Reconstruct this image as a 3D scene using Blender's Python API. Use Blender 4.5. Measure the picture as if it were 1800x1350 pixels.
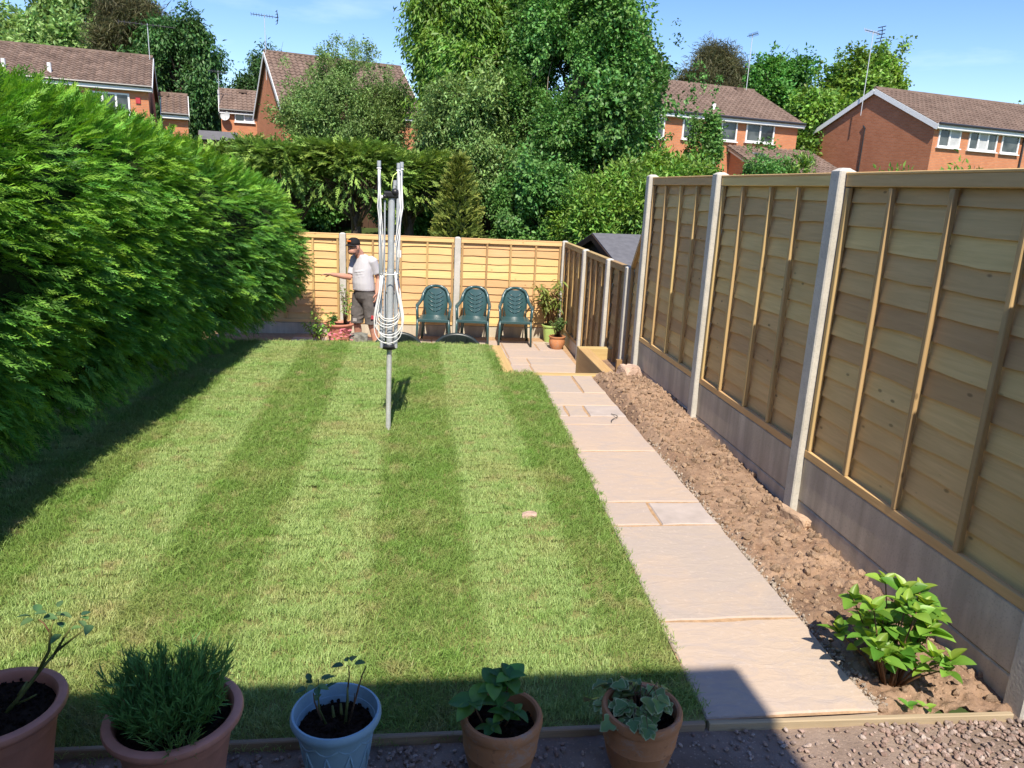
import bpy, bmesh, math, random
import numpy as np
from mathutils import Vector, Matrix, Euler
for o in list(bpy.data.objects): bpy.data.objects.remove(o, do_unlink=True)
SC = bpy.context.scene
COL = SC.collection
R = math.radians
random.seed(7); RNG = np.random.default_rng(7)

# ------------------------------------------------------------------ camera
PITCH, YAW, ROLL, FPX, CAMH = 0.2553, 0.1361, -0.0464, 1323.3, 2.043
cam = bpy.data.cameras.new('camera'); camo = bpy.data.objects.new('camera', cam); COL.objects.link(camo)
_f = Vector((math.sin(YAW)*math.cos(PITCH), math.cos(YAW)*math.cos(PITCH), -math.sin(PITCH)))
_r = Vector((math.cos(YAW), -math.sin(YAW), 0)); _d = _f.cross(_r)
_r2 = math.cos(ROLL)*_r + math.sin(ROLL)*_d; _d2 = -math.sin(ROLL)*_r + math.cos(ROLL)*_d
_m = Matrix((_r2, -_d2, -_f)).transposed().to_4x4(); _m.translation = (0, 0, CAMH)
camo.matrix_world = _m
cam.sensor_width = 36; cam.sensor_fit = 'HORIZONTAL'; cam.lens = FPX/1800*36; cam.clip_start = .05; cam.clip_end = 1500
SC.camera = camo
SC.render.resolution_x, SC.render.resolution_y = 1024, 768

# ------------------------------------------------------------------ sky and sun
SUN_EL, SUN_AZ = 52.0, 2.6        # sun behind the camera, a few degrees to its left
W = bpy.data.worlds.new('World'); SC.world = W; W.use_nodes = True
nt = W.node_tree; nt.nodes.clear()
wo = nt.nodes.new('ShaderNodeOutputWorld'); bg = nt.nodes.new('ShaderNodeBackground')
sky = nt.nodes.new('ShaderNodeTexSky'); sky.sky_type = 'NISHITA'; sky.sun_disc = False
sky.sun_elevation = R(SUN_EL); sky.sun_rotation = R(180+SUN_AZ)
sky.altitude = 120; sky.air_density = 1.0; sky.dust_density = 0.3; sky.ozone_density = 2.2
tc = nt.nodes.new('ShaderNodeTexCoord'); mp = nt.nodes.new('ShaderNodeMapping'); mp.inputs['Scale'].default_value = (1.6, 1.6, 7.0); mp.inputs['Location'].default_value = (.9, -.4, .25)
no = nt.nodes.new('ShaderNodeTexNoise'); no.inputs['Scale'].default_value = 1.7; no.inputs['Detail'].default_value = 7; no.inputs['Roughness'].default_value = .55
rp = nt.nodes.new('ShaderNodeValToRGB'); rp.color_ramp.elements[0].position = .55; rp.color_ramp.elements[1].position = .84
rp.color_ramp.elements[0].color = (0, 0, 0, 1); rp.color_ramp.elements[1].color = (.4, .4, .4, 1)
mx = nt.nodes.new('ShaderNodeMix'); mx.data_type = 'RGBA'; mx.inputs[7].default_value = (7.5, 8.3, 9.6, 1)
nt.links.new(tc.outputs['Generated'], mp.inputs['Vector']); nt.links.new(mp.outputs[0], no.inputs['Vector'])
nt.links.new(no.outputs['Fac'], rp.inputs['Fac']); nt.links.new(rp.outputs['Color'], mx.inputs[0])
hs = nt.nodes.new('ShaderNodeHueSaturation'); hs.inputs['Saturation'].default_value = 1.26; hs.inputs['Hue'].default_value = .514
nt.links.new(sky.outputs[0], hs.inputs['Color']); nt.links.new(hs.outputs[0], mx.inputs[6])
nt.links.new(mx.outputs[2], bg.inputs['Color'])
bg.inputs['Strength'].default_value = 0.114
nt.links.new(bg.outputs[0], wo.inputs['Surface'])
sd = bpy.data.lights.new('sun', 'SUN'); sd.energy = 4.3; sd.angle = R(.53); sd.color = (1, .915, .78)
so = bpy.data.objects.new('sun', sd); COL.objects.link(so)
_sd = Vector((-math.sin(R(SUN_AZ))*math.cos(R(SUN_EL)), -math.cos(R(SUN_AZ))*math.cos(R(SUN_EL)), math.sin(R(SUN_EL))))
so.rotation_euler = _sd.to_track_quat('Z', 'Y').to_euler(); so.location = _sd*30
SC.view_settings.view_transform = 'Standard'; SC.view_settings.look = 'None'; SC.view_settings.exposure = 0.82; SC.view_settings.gamma = 1
SC.view_settings.use_curve_mapping = False
SC.render.engine = 'CYCLES'
SC.cycles.max_bounces = 5; SC.cycles.diffuse_bounces = 3; SC.cycles.glossy_bounces = 2; SC.cycles.transmission_bounces = 2; SC.cycles.transparent_max_bounces = 6
SC.cycles.sample_clamp_indirect = 6

# ------------------------------------------------------------------ helpers
def tag(o, label=None, cat=None, group=None, kind=None):
    if label: o['label'] = label
    if cat: o['category'] = cat
    if group: o['group'] = group
    if kind: o['kind'] = kind
    return o
def empty(name, loc=(0, 0, 0), rz=0, label=None, cat=None, group=None):
    o = bpy.data.objects.new(name, None); COL.objects.link(o); o.location = loc; o.rotation_euler = (0, 0, rz)
    o.empty_display_size = .1
    return tag(o, label, cat, group)
def link(name, me, parent=None, mat=None, loc=None, rot=None, scale=None):
    o = bpy.data.objects.new(name, me); COL.objects.link(o)
    if parent: o.parent = parent
    if loc is not None: o.location = loc
    if rot is not None: o.rotation_euler = rot
    if scale is not None: o.scale = scale if hasattr(scale, '__len__') else (scale,)*3
    return o
def frame(d, up=(0, 0, 1)):
    d = Vector(d).normalized(); u = Vector(up)
    if abs(d.dot(u)) > .98: u = Vector((1, 0, 0))
    s = d.cross(u).normalized(); return s, s.cross(d).normalized()
class MB:
    def __init__(s): s.v = []; s.f = []; s.mi = []
    def add(s, vs, fs, mi=0):
        b = len(s.v); s.v += [tuple(x) for x in vs]; s.f += [tuple(b+i for i in q) for q in fs]; s.mi += [mi]*len(fs); return s
    def box(s, c, d, rot=None, mi=0):
        x, y, z = d[0]/2, d[1]/2, d[2]/2
        vs = [Vector(p) for p in ((-x,-y,-z),(x,-y,-z),(x,y,-z),(-x,y,-z),(-x,-y,z),(x,-y,z),(x,y,z),(-x,y,z))]
        if rot is not None:
            m = Euler(rot).to_matrix() if not isinstance(rot, Matrix) else rot
            vs = [m @ p for p in vs]
        c = Vector(c)
        return s.add([p+c for p in vs], [(0,3,2,1),(4,5,6,7),(0,1,5,4),(1,2,6,5),(2,3,7,6),(3,0,4,7)], mi)
    def cbox(s, c, d, b=.004, rot=None, mi=0):       # box with chamfered edges along its longest axis
        c = Vector(c); ax = max(range(3), key=lambda i: d[i]); i, j = [k for k in range(3) if k != ax]
        a2, b2 = d[i]/2, d[j]/2; L = d[ax]/2
        prof = [(-a2+b,-b2),(a2-b,-b2),(a2,-b2+b),(a2,b2-b),(a2-b,b2),(-a2+b,b2),(-a2,b2-b),(-a2,-b2+b)]
        vs = []
        for e in (-L, L):
            for p in prof:
                q = [0,0,0]; q[ax] = e; q[i] = p[0]; q[j] = p[1]; vs.append(Vector(q))
        if rot is not None:
            m = Euler(rot).to_matrix(); vs = [m @ p for p in vs]
        fs = [(k, (k+1)%8, 8+(k+1)%8, 8+k) for k in range(8)] + [tuple(range(7,-1,-1)), tuple(range(8,16))]
        return s.add([p+c for p in vs], fs, mi)
    def tube(s, path, rad, seg=8, cap=True, mi=0, flat=None, up=(0,0,1)):
        path = [Vector(p) for p in path]; n = len(path)
        if not hasattr(rad, '__len__'): rad = [rad]*n
        vs = []; pa = None
        for i, p in enumerate(path):
            d = path[min(i+1,n-1)]-path[max(i-1,0)]
            if pa is None: a, b = frame(d, up)
            else:
                dn = d.normalized(); a = (pa-dn*pa.dot(dn))
                a = a.normalized() if a.length > 1e-6 else frame(d)[0]
                b = a.cross(dn)*-1
                b = dn.cross(a)*-1
            pa = a
            r = rad[i]; r1, r2 = (r if hasattr(r, '__len__') else (r, r))
            for k in range(seg):
                t = 2*math.pi*k/seg; vs.append(p+a*math.cos(t)*r1+b*math.sin(t)*r2)
        fs = [(i*seg+k, i*seg+(k+1)%seg, (i+1)*seg+(k+1)%seg, (i+1)*seg+k) for i in range(n-1) for k in range(seg)]
        if cap: fs += [tuple(range(seg-1,-1,-1)), tuple(range((n-1)*seg, n*seg))]
        return s.add(vs, fs, mi)
    def loft(s, secs, seg=14, mi=0):    # secs: (center, axis1 vector, axis2 vector)
        vs = []
        for c, a, b in secs:
            c, a, b = Vector(c), Vector(a), Vector(b)
            for k in range(seg):
                t = 2*math.pi*k/seg; vs.append(c+a*math.cos(t)+b*math.sin(t))
        n = len(secs)
        fs = [(i*seg+k, i*seg+(k+1)%seg, (i+1)*seg+(k+1)%seg, (i+1)*seg+k) for i in range(n-1) for k in range(seg)]
        fs += [tuple(range(seg-1,-1,-1)), tuple(range((n-1)*seg, n*seg))]
        return s.add(vs, fs, mi)
    def lathe(s, prof, seg=32, c=(0,0,0), mi=0, jit=0):
        c = Vector(c); vs = []; n = len(prof)
        for r, z in prof:
            for k in range(seg):
                t = 2*math.pi*k/seg; rr = r*(1+random.uniform(-jit, jit)); vs.append(c+Vector((rr*math.cos(t), rr*math.sin(t), z)))
        fs = [(i*seg+k, i*seg+(k+1)%seg, (i+1)*seg+(k+1)%seg, (i+1)*seg+k) for i in range(n-1) for k in range(seg)]
        if prof[0][0] > 1e-5: fs.append(tuple(range(seg-1,-1,-1)))
        if prof[-1][0] > 1e-5: fs.append(tuple(range((n-1)*seg, n*seg)))
        return s.add(vs, fs, mi)
    def ball(s, c, r, seg=10, rings=7, mi=0):
        r = r if hasattr(r, '__len__') else (r, r, r); c = Vector(c); vs = []
        for i in range(rings+1):
            ph = math.pi*i/rings
            for k in range(seg):
                t = 2*math.pi*k/seg; vs.append(c+Vector((r[0]*math.sin(ph)*math.cos(t), r[1]*math.sin(ph)*math.sin(t), r[2]*math.cos(ph))))
        fs = [(i*seg+k, (i+1)*seg+k, (i+1)*seg+(k+1)%seg, i*seg+(k+1)%seg) for i in range(rings) for k in range(seg)]
        return s.add(vs, fs, mi)
    def mesh(s, name, mats, smooth=False):
        me = bpy.data.meshes.new(name); me.from_pydata(s.v, [], s.f); me.update()
        mats = mats if isinstance(mats, (list, tuple)) else [mats]
        for m in mats: me.materials.append(m)
        if len(mats) > 1: me.polygons.foreach_set('material_index', s.mi)
        if smooth: me.polygons.foreach_set('use_smooth', [True]*len(me.polygons))
        if smooth and smooth is not True:
            try: me.set_sharp_from_angle(angle=R(smooth))
            except Exception: pass
        return me
    def build(s, name, mats, parent=None, smooth=False, loc=None, rot=None):
        return link(name, s.mesh(name, mats, smooth), parent, loc=loc, rot=rot)
def fast_mesh(name, verts, faces, mats, smooth=False):     # numpy: all faces the same size
    me = bpy.data.meshes.new(name); n = len(verts); m, k = faces.shape
    me.vertices.add(n); me.vertices.foreach_set('co', np.ascontiguousarray(verts, dtype=np.float32).ravel())
    me.loops.add(m*k); me.loops.foreach_set('vertex_index', np.ascontiguousarray(faces, dtype=np.int32).ravel())
    me.polygons.add(m); me.polygons.foreach_set('loop_start', np.arange(0, m*k, k, dtype=np.int32))
    me.update(calc_edges=True); me.validate()
    for q in (mats if isinstance(mats, (list, tuple)) else [mats]): me.materials.append(q)
    if smooth: me.polygons.foreach_set('use_smooth', np.ones(m, dtype=bool))
    return me
def vnoise(x, y, seed=0):
    r = np.random.default_rng(seed).random((256, 256)); xi = np.floor(x).astype(int); yi = np.floor(y).astype(int)
    fx = x-xi; fy = y-yi; fx = fx*fx*(3-2*fx); fy = fy*fy*(3-2*fy); g = lambda a, b: r[a % 256, b % 256]
    return (g(xi, yi)*(1-fx)+g(xi+1, yi)*fx)*(1-fy)+(g(xi, yi+1)*(1-fx)+g(xi+1, yi+1)*fx)*fy
def fbm(x, y, s, oct=4, seed=0, rough=.5):
    t = 0; a = 1; tot = 0
    for i in range(oct): t = t+a*vnoise(x*s+17*i, y*s+31*i, seed+i); tot += a; a *= rough; s *= 2.03
    return t/tot

# ------------------------------------------------------------------ materials
def srgb(r, g, b):
    f = lambda c: (c/255/12.92) if c/255 <= .04045 else ((c/255+.055)/1.055)**2.4
    return (f(r), f(g), f(b))
class NT:
    def __init__(s, name):
        s.m = bpy.data.materials.new(name); s.m.use_nodes = True; s.t = s.m.node_tree; s.t.nodes.clear()
        s.out = s.t.nodes.new('ShaderNodeOutputMaterial'); s.b = s.t.nodes.new('ShaderNodeBsdfPrincipled'); s.t.links.new(s.b.outputs[0], s.out.inputs[0])
    def n(s, kind, **kw):
        x = s.t.nodes.new('ShaderNode'+kind)
        for k, v in kw.items(): setattr(x, k, v)
        return x
    def l(s, a, b): s.t.links.new(a, b)
    def set(s, inp, v):
        if hasattr(v, 'links') or isinstance(v, bpy.types.NodeSocket): s.l(v, inp)
        elif hasattr(v, '__len__') and len(v) == 3 and inp.type == 'RGBA': inp.default_value = (*v, 1)
        else: inp.default_value = v
    def coord(s, which='Object'):
        return s.n('TexCoord').outputs[which]
    def pos(s): return s.n('NewGeometry').outputs['Position']
    def mapping(s, vec, scale=(1,1,1), loc=None, rot=None):
        m = s.n('Mapping'); s.l(vec, m.inputs[0]); m.inputs['Scale'].default_value = scale if hasattr(scale, '__len__') else (scale,)*3
        if loc is not None: s.set(m.inputs['Location'], loc)
        if rot is not None: m.inputs['Rotation'].default_value = rot
        return m.outputs[0]
    def noise(s, vec, scale=5, detail=4, rough=.5, dist=0):
        x = s.n('TexNoise'); s.l(vec, x.inputs['Vector']); x.inputs['Scale'].default_value = scale; x.inputs['Detail'].default_value = detail
        x.inputs['Roughness'].default_value = rough; x.inputs['Distortion'].default_value = dist; return x.outputs['Fac']
    def ramp(s, fac, stops):
        x = s.n('ValToRGB'); s.l(fac, x.inputs[0]); e = x.color_ramp.elements
        while len(e) < len(stops): e.new(.5)
        for i, (p, c) in enumerate(stops):
            e[i].position = p; e[i].color = (*c, 1) if hasattr(c, '__len__') else (c, c, c, 1)
        return x.outputs[0]
    def mix(s, fac, a, b, mode='MIX'):
        x = s.n('Mix', data_type='RGBA', blend_type=mode); s.set(x.inputs[0], fac); s.set(x.inputs[6], a); s.set(x.inputs[7], b); return x.outputs[2]
    def math(s, op, a, b=0, c=0, clamp=False):
        x = s.n('Math', operation=op, use_clamp=clamp); s.set(x.inputs[0], a); s.set(x.inputs[1], b); s.set(x.inputs[2], c); return x.outputs[0]
    def rnd(s): return s.n('ObjectInfo').outputs['Random']
    def hsv(s, col, h=.5, sat=1, v=1):
        x = s.n('HueSaturation'); s.set(x.inputs['Hue'], h); s.set(x.inputs['Saturation'], sat); s.set(x.inputs['Value'], v); s.set(x.inputs['Color'], col); return x.outputs[0]
    def bump(s, hgt, dist=.01, strength=.6):
        x = s.n('Bump'); x.inputs['Distance'].default_value = dist; x.inputs['Strength'].default_value = strength; s.l(hgt, x.inputs['Height']); s.l(x.outputs[0], s.b.inputs['Normal'])
    def fin(s, col=None, rough=.7, spec=.3, metal=0):
        if col is not None: s.set(s.b.inputs['Base Color'], col)
        s.set(s.b.inputs['Roughness'], rough); s.b.inputs['Specular IOR Level'].default_value = spec; s.b.inputs['Metallic'].default_value = metal
        return s.m
def mat_plain(name, col, rough=.6, spec=.3, var=.18, scale=6, bump=0, metal=0, objrand=0):
    k = NT(name); c = k.coord(); f = k.noise(c, scale, 5, .6)
    lo = tuple(x*(1-var) for x in col); hi = tuple(min(1, x*(1+var)) for x in col)
    cc = k.ramp(f, [(.3, lo), (.7, hi)])
    if objrand: cc = k.hsv(cc, v=k.math('MULTIPLY_ADD', k.rnd(), objrand, 1-objrand/2))
    if bump: k.bump(k.noise(c, scale*6, 4), bump)
    return k.fin(cc, rough, spec, metal)
def mat_leaf(name, col, col2=None, trans=.35, rough=.5, spec=.35, var=.5, hue=.03, worldscale=None, tcol=None, spots=None):
    """leaf: per-copy shade, translucent glow when light comes through"""
    k = NT(name); r = k.rnd(); col2 = col2 or tuple(min(1, x*1.5) for x in col)
    base = k.mix(r, col, col2)
    if worldscale:
        base = k.mix(k.ramp(k.noise(k.pos(), worldscale, 2), [(.35, 0), (.65, 1)]), base, k.hsv(base, .5+hue*.5, .95, 1.3))
    wn = k.n('TexWhiteNoise', noise_dimensions='1D'); k.l(r, wn.inputs['W'])
    base = k.hsv(base, k.math('MULTIPLY_ADD', wn.outputs['Value'], hue, .5-hue/2), 1, k.math('MULTIPLY_ADD', r, var, 1-var/2))
    if spots: base = k.mix(k.ramp(k.noise(k.coord(), spots[0], 2), [(.45, 0), (.55, 1)]), base, spots[1])
    k.fin(base, rough, spec)
    tr = k.n('BsdfTranslucent'); k.set(tr.inputs['Color'], k.hsv(base, .49, 1.1, 1.25))
    ms = k.n('MixShader'); ms.inputs[0].default_value = trans; k.l(k.b.outputs[0], ms.inputs[1]); k.l(tr.outputs[0], ms.inputs[2]); k.l(ms.outputs[0], k.out.inputs[0])
    return k.m
def mat_tree(name, col, col2, trans=.3, rough=.45, spec=.35, hue=.03, clump=.5, worldscale=.5):
    """leaf of a tree crown: each leaf its own shade, each bough a little lighter or darker"""
    k = NT(name); g = k.n('NewGeometry'); r = g.outputs['Random Per Island']; ob = k.rnd()
    base = k.mix(r, col, col2)
    base = k.mix(k.ramp(k.noise(g.outputs['Position'], worldscale, 2), [(.38, 0), (.62, 1)]), base, k.hsv(base, .5+hue*.5, .95, 1.3))
    wn = k.n('TexWhiteNoise', noise_dimensions='1D'); k.l(r, wn.inputs['W'])
    base = k.hsv(base, k.math('MULTIPLY_ADD', wn.outputs['Value'], hue, .5-hue/2), 1, k.math('MULTIPLY', k.math('MULTIPLY_ADD', wn.outputs['Value'], .6, .7), k.math('MULTIPLY_ADD', ob, clump, 1-clump/2)))
    k.fin(base, rough, spec)
    tr = k.n('BsdfTranslucent'); k.set(tr.inputs['Color'], k.hsv(base, .49, 1.1, 1.25))
    ms = k.n('MixShader'); ms.inputs[0].default_value = trans; k.l(k.b.outputs[0], ms.inputs[1]); k.l(tr.outputs[0], ms.inputs[2]); k.l(ms.outputs[0], k.out.inputs[0])
    return k.m
def mat_wood(name, light, dark, axis=0, rough=.75, knots=True, objvar=.35, stain=None):
    """sawn timber: grain runs along local axis"""
    k = NT(name); c = k.coord(); r = k.rnd()
    off = k.n('CombineXYZ'); k.l(k.math('MULTIPLY', r, 37.0), off.inputs[0]); k.l(k.math('MULTIPLY', r, 91.0), off.inputs[1]); k.l(k.math('MULTIPLY', r, 53.0), off.inputs[2])
    va = k.n('VectorMath', operation='ADD'); k.l(c, va.inputs[0]); k.l(off.outputs[0], va.inputs[1]); c = va.outputs[0]
    s1 = [26, 26, 26]; s1[axis] = 1.6; s2 = [90, 90, 90]; s2[axis] = 3
    g = k.noise(k.mapping(c, tuple(s1)), 1, 4, .55, 1.6); g2 = k.noise(k.mapping(c, tuple(s2)), 1, 3, .6)
    col = k.mix(k.ramp(g, [(.32, 0), (.68, 1)]), dark, light)
    col = k.mix(k.math('MULTIPLY', g2, .35), col, tuple(x*.6 for x in dark))
    big = [3.2, 3.2, 3.2]; big[axis] = 1.3
    col = k.mix(k.ramp(k.noise(k.mapping(c, tuple(big)), 1, 3), [(.42, 0), (.75, .5)]), col, stain or tuple(x*.72 for x in dark))
    if knots:
        kn = k.n('TexVoronoi', feature='F1'); ks = [9, 9, 9]; ks[axis] = 4.2
        k.l(k.mapping(c, tuple(ks)), kn.inputs['Vector']); kn.inputs['Scale'].default_value = 1
        col = k.mix(k.ramp(kn.outputs['Distance'], [(.05, .8), (.10, 0)]), col, tuple(x*.38 for x in dark))
    col = k.hsv(col, k.math('MULTIPLY_ADD', r, .02, .49), 1, k.math('MULTIPLY_ADD', r, objvar, 1-objvar/2))
    k.bump(g, .004, .5)
    return k.fin(col, rough, .2)
M = {}
M['fence_green'] = mat_wood('fence_treated', (.84, .565, .255), (.72, .475, .205), axis=1, stain=(.56, .36, .15), objvar=.36)
M['fence_green_v'] = mat_wood('fence_treated_upright', (.58, .41, .20), (.48, .33, .15), axis=2, stain=(.37, .25, .11))
M['fence_gold'] = mat_wood('fence_golden', (.78, .51, .24), (.67, .43, .19), axis=0, stain=(.57, .355, .15), objvar=.2)
M['fence_gold_v'] = mat_wood('fence_golden_upright', (.54, .36, .16), (.42, .27, .115), axis=2)
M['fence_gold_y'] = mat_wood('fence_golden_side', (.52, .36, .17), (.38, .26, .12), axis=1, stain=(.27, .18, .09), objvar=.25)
M['sleeper'] = mat_wood('sleeper_timber', (.60, .42, .19), (.50, .33, .14), axis=1, objvar=.1, knots=False)
M['sleeper_x'] = mat_wood('sleeper_timber_cross', (.60, .43, .20), (.50, .34, .15), axis=0, objvar=.1, knots=False)
M['edging'] = mat_wood('edging_board', (.45, .34, .22), (.33, .25, .16), axis=0, knots=False)
M['shed_wood'] = mat_wood('shed_dark_boards', (.045, .026, .018), (.028, .016, .012), axis=0, knots=False)
M['dark_fence'] = mat_wood('old_brown_boards', (.10, .055, .035), (.065, .035, .024), axis=2, knots=False)
def mat_concrete(name, a, b, scale=3.0, streak=True):
    k = NT(name); c = k.pos(); f = k.noise(c, scale, 6, .62)
    col = k.ramp(f, [(.3, a), (.7, b)])
    if streak:
        s = k.noise(k.mapping(c, (9, 9, .9)), 1, 4, .6); col = k.mix(k.ramp(s, [(.38, .5), (.62, 0)]), col, tuple(x*.62 for x in a))
        s2 = k.noise(k.mapping(c, (4, 4, 1.4)), 1, 3, .6); col = k.mix(k.ramp(s2, [(.55, 0), (.75, .35)]), col, tuple(min(1, x*1.5) for x in b))
    fine = k.noise(c, 90, 3); col = k.mix(k.ramp(fine, [(.55, 0), (.7, .4)]), col, tuple(x*.6 for x in a))
    k.bump(k.noise(c, 60, 5), .004, .5); return k.fin(col, .88, .2)
M['gravelboard'] = mat_concrete('concrete_gravel_board', (.52, .455, .35), (.64, .57, .45))
M['post'] = mat_concrete('concrete_post', (.44, .42, .37), (.56, .53, .47), 6, False)
def mat_slab():
    k = NT('sandstone_slab'); c = k.pos(); r = k.rnd()
    base = k.ramp(r, [(0, (.44, .35, .285)), (.3, (.46, .355, .285)), (.55, (.40, .335, .285)), (.8, (.48, .375, .285)), (1, (.40, .34, .30))])
    n1 = k.noise(c, 2.2, 5, .6, .8); base = k.mix(k.ramp(n1, [(.48, 0), (.70, .5)]), base, (.50, .375, .27))
    n2 = k.noise(k.mapping(c, (2.2, 5, 1)), 1.6, 5, .65, 1.5); base = k.mix(k.ramp(n2, [(.48, 0), (.62, .5)]), base, (.375, .32, .295))
    n3 = k.noise(c, 30, 4, .7); base = k.mix(k.ramp(n3, [(.58, 0), (.72, .5)]), base, (.54, .45, .385))
    n4 = k.noise(c, 7, 5, .75, 2); base = k.mix(k.ramp(n4, [(.62, 0), (.72, .22)]), base, (.34, .28, .24))
    k.bump(k.math('ADD', k.noise(k.mapping(c, (3, 6, 1)), 2, 5, .6, 1.2), k.math('MULTIPLY', n3, .3)), .010, .5)
    return k.fin(base, .78, .2)
M['slab'] = mat_slab()
M['slab_blue'] = mat_plain('blue_grey_slab', (.42, .36, .325), .75, .3, .12, 7, .002)
M['joint'] = mat_plain('sand_joint', (.40, .26, .15), .9, .1, .25, 20, .004)
def mat_soil(name, a, b, c2):
    k = NT(name); c = k.pos(); f = k.noise(c, 6, 6, .65); col = k.ramp(f, [(.3, a), (.7, b)])
    f2 = k.noise(c, 2.1, 3); col = k.mix(k.ramp(f2, [(.45, 0), (.7, .6)]), col, c2)
    col = k.mix(k.ramp(k.noise(c, 1.4, 4, .6), [(.50, 0), (.66, .75)]), col, tuple(x*.62 for x in a))
    f3 = k.n('TexVoronoi', feature='F1'); k.l(c, f3.inputs['Vector']); f3.inputs['Scale'].default_value = 55
    col = k.mix(k.ramp(f3.outputs['Distance'], [(.12, .55), (.25, 0)]), col, tuple(min(1, x*1.45) for x in b))
    k.bump(k.noise(c, 45, 6, .7), .012, .9); return k.fin(col, .95, .1)
M['soil'] = mat_soil('dry_soil', (.22, .135, .088), (.41, .285, .195), (.32, .21, .14))
M['compost'] = mat_plain('dark_compost', (.022, .013, .009), .95, .1, .6, 30, .01)
M['path_dirt'] = mat_soil('packed_dirt', (.21, .155, .12), (.33, .25, .195), (.26, .19, .15))
M['lawn_soil'] = mat_plain('lawn_thatch', (.20, .20, .075), .95, .05, .4, 12)
M['far_grass'] = mat_plain('far_ground', (.065, .095, .028), .95, .1, .4, .4)
def mat_stone():
    k = NT('gravel_stone'); r = k.rnd()
    col = k.ramp(r, [(0, (.22, .15, .12)), (.25, (.34, .23, .18)), (.5, (.28, .22, .185)), (.75, (.40, .28, .225)), (1, (.48, .40, .34))])
    f = k.noise(k.coord(), 3, 4); col = k.hsv(col, .5, 1, k.math('MULTIPLY_ADD', f, .6, .7)); k.bump(k.noise(k.coord(), 9, 4), .1, .4); return k.fin(col, .85, .2)
M['stone'] = mat_stone()
M['clod'] = mat_plain('soil_clod', (.36, .25, .17), .95, .1, .35, 4, .02, objrand=.6)
def mat_terracotta(name, col, wear):
    k = NT(name); c = k.coord(); col2 = k.ramp(k.noise(c, 5, 5, .6), [(.3, tuple(x*.8 for x in col)), (.7, tuple(x*1.15 for x in col))])
    col2 = k.mix(k.ramp(k.noise(c, 14, 6, .75, .6), [(.52, 0), (.68, wear)]), col2, (.36, .30, .25))
    col2 = k.mix(k.ramp(k.noise(c, 22, 5, .7), [(.6, 0), (.7, wear*.7)]), col2, (.05, .035, .028))
    k.bump(k.noise(c, 60, 4), .002, .5); return k.fin(col2, .75, .25)
M['terracotta'] = mat_terracotta('terracotta', (.50, .215, .095), .7)
M['terra_plastic'] = mat_plain('pink_terracotta_plastic', (.55, .23, .155), .5, .35, .16, 9, .002)
M['pot_blue'] = mat_plain('powder_blue_plastic', (.29, .43, .50), .5, .4, .1, 12, .002)
M['pot_lime'] = mat_plain('lime_glaze', (.40, .54, .16), .35, .5, .1)
M['white_pvc'] = mat_plain('white_pvc', (.78, .78, .77), .4, .4, .04)
M['gutter'] = mat_plain('black_plastic', (.03, .03, .033), .4, .5, .1)
M['steel'] = mat_plain('galvanised_steel', (.60, .61, .62), .42, .5, .16, 30, 0, .4)
M['alu'] = mat_plain('grey_aluminium', (.50, .53, .56), .42, .5, .08, 20, 0, .35)
M['hub'] = mat_plain('black_nylon', (.016, .016, .018), .4, .5, .2)
M['line'] = mat_plain('white_clothes_line', (.82, .82, .80), .5, .4, .06)
M['line_lime'] = mat_plain('lime_cord', (.62, .75, .20), .5, .4, .06)
M['chair'] = mat_plain('dark_green_resin', (.030, .075, .078), .30, .6, .1, 6)
M['tub'] = mat_plain('black_tub_plastic', (.012, .02, .018), .38, .5, .2)
M['bark'] = mat_plain('bark', (.10, .075, .055), .9, .1, .45, 14, .02)
M['bark_pale'] = mat_plain('pale_bark', (.27, .225, .18), .9, .1, .35, 10, .01)
M['stem_green'] = mat_plain('green_cane', (.12, .13, .035), .6, .3, .4, 25)
M['stem_brown'] = mat_plain('brown_cane', (.13, .07, .035), .7, .3, .4, 25)
M['felt'] = mat_plain('grey_felt', (.125, .125, .135), .9, .15, .15, 9, .004)
M['skin'] = mat_plain('skin', (.50, .25, .175), .5, .35, .1, 8)
M['shirt'] = mat_plain('white_cotton', (.50, .49, .515), .85, .15, .05, 10)
M['shorts'] = mat_plain('grey_work_cloth', (.115, .105, .10), .9, .1, .25, 14)
M['patch'] = mat_plain('light_grey_print', (.33, .31, .30), .8, .2, .1)
M['red_patch'] = mat_plain('red_print', (.42, .05, .06), .8, .2, .1)
M['cap'] = mat_plain('black_cap_cloth', (.018, .017, .018), .85, .15, .2)
M['orange'] = mat_plain('orange_embroidery', (.75, .17, .03), .7, .2, .1)
M['hair'] = mat_plain('dark_stubble', (.14, .095, .07), .9, .1, .4, 60)
M['boot'] = mat_plain('dark_boot', (.05, .04, .03), .7, .3, .3)
M['bead'] = mat_plain('eye', (.02, .015, .012), .2, .5, .1)
def mat_glass():
    k = NT('window_glass'); c = k.pos(); col = k.ramp(k.noise(c, 1.3, 2), [(.4, (.02, .025, .028)), (.62, (.09, .10, .10))])
    return k.fin(col, .06, .6)
M['glass'] = mat_glass()
M['curtain'] = mat_plain('net_curtain', (.45, .46, .46), .8, .1, .15, 3)
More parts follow.
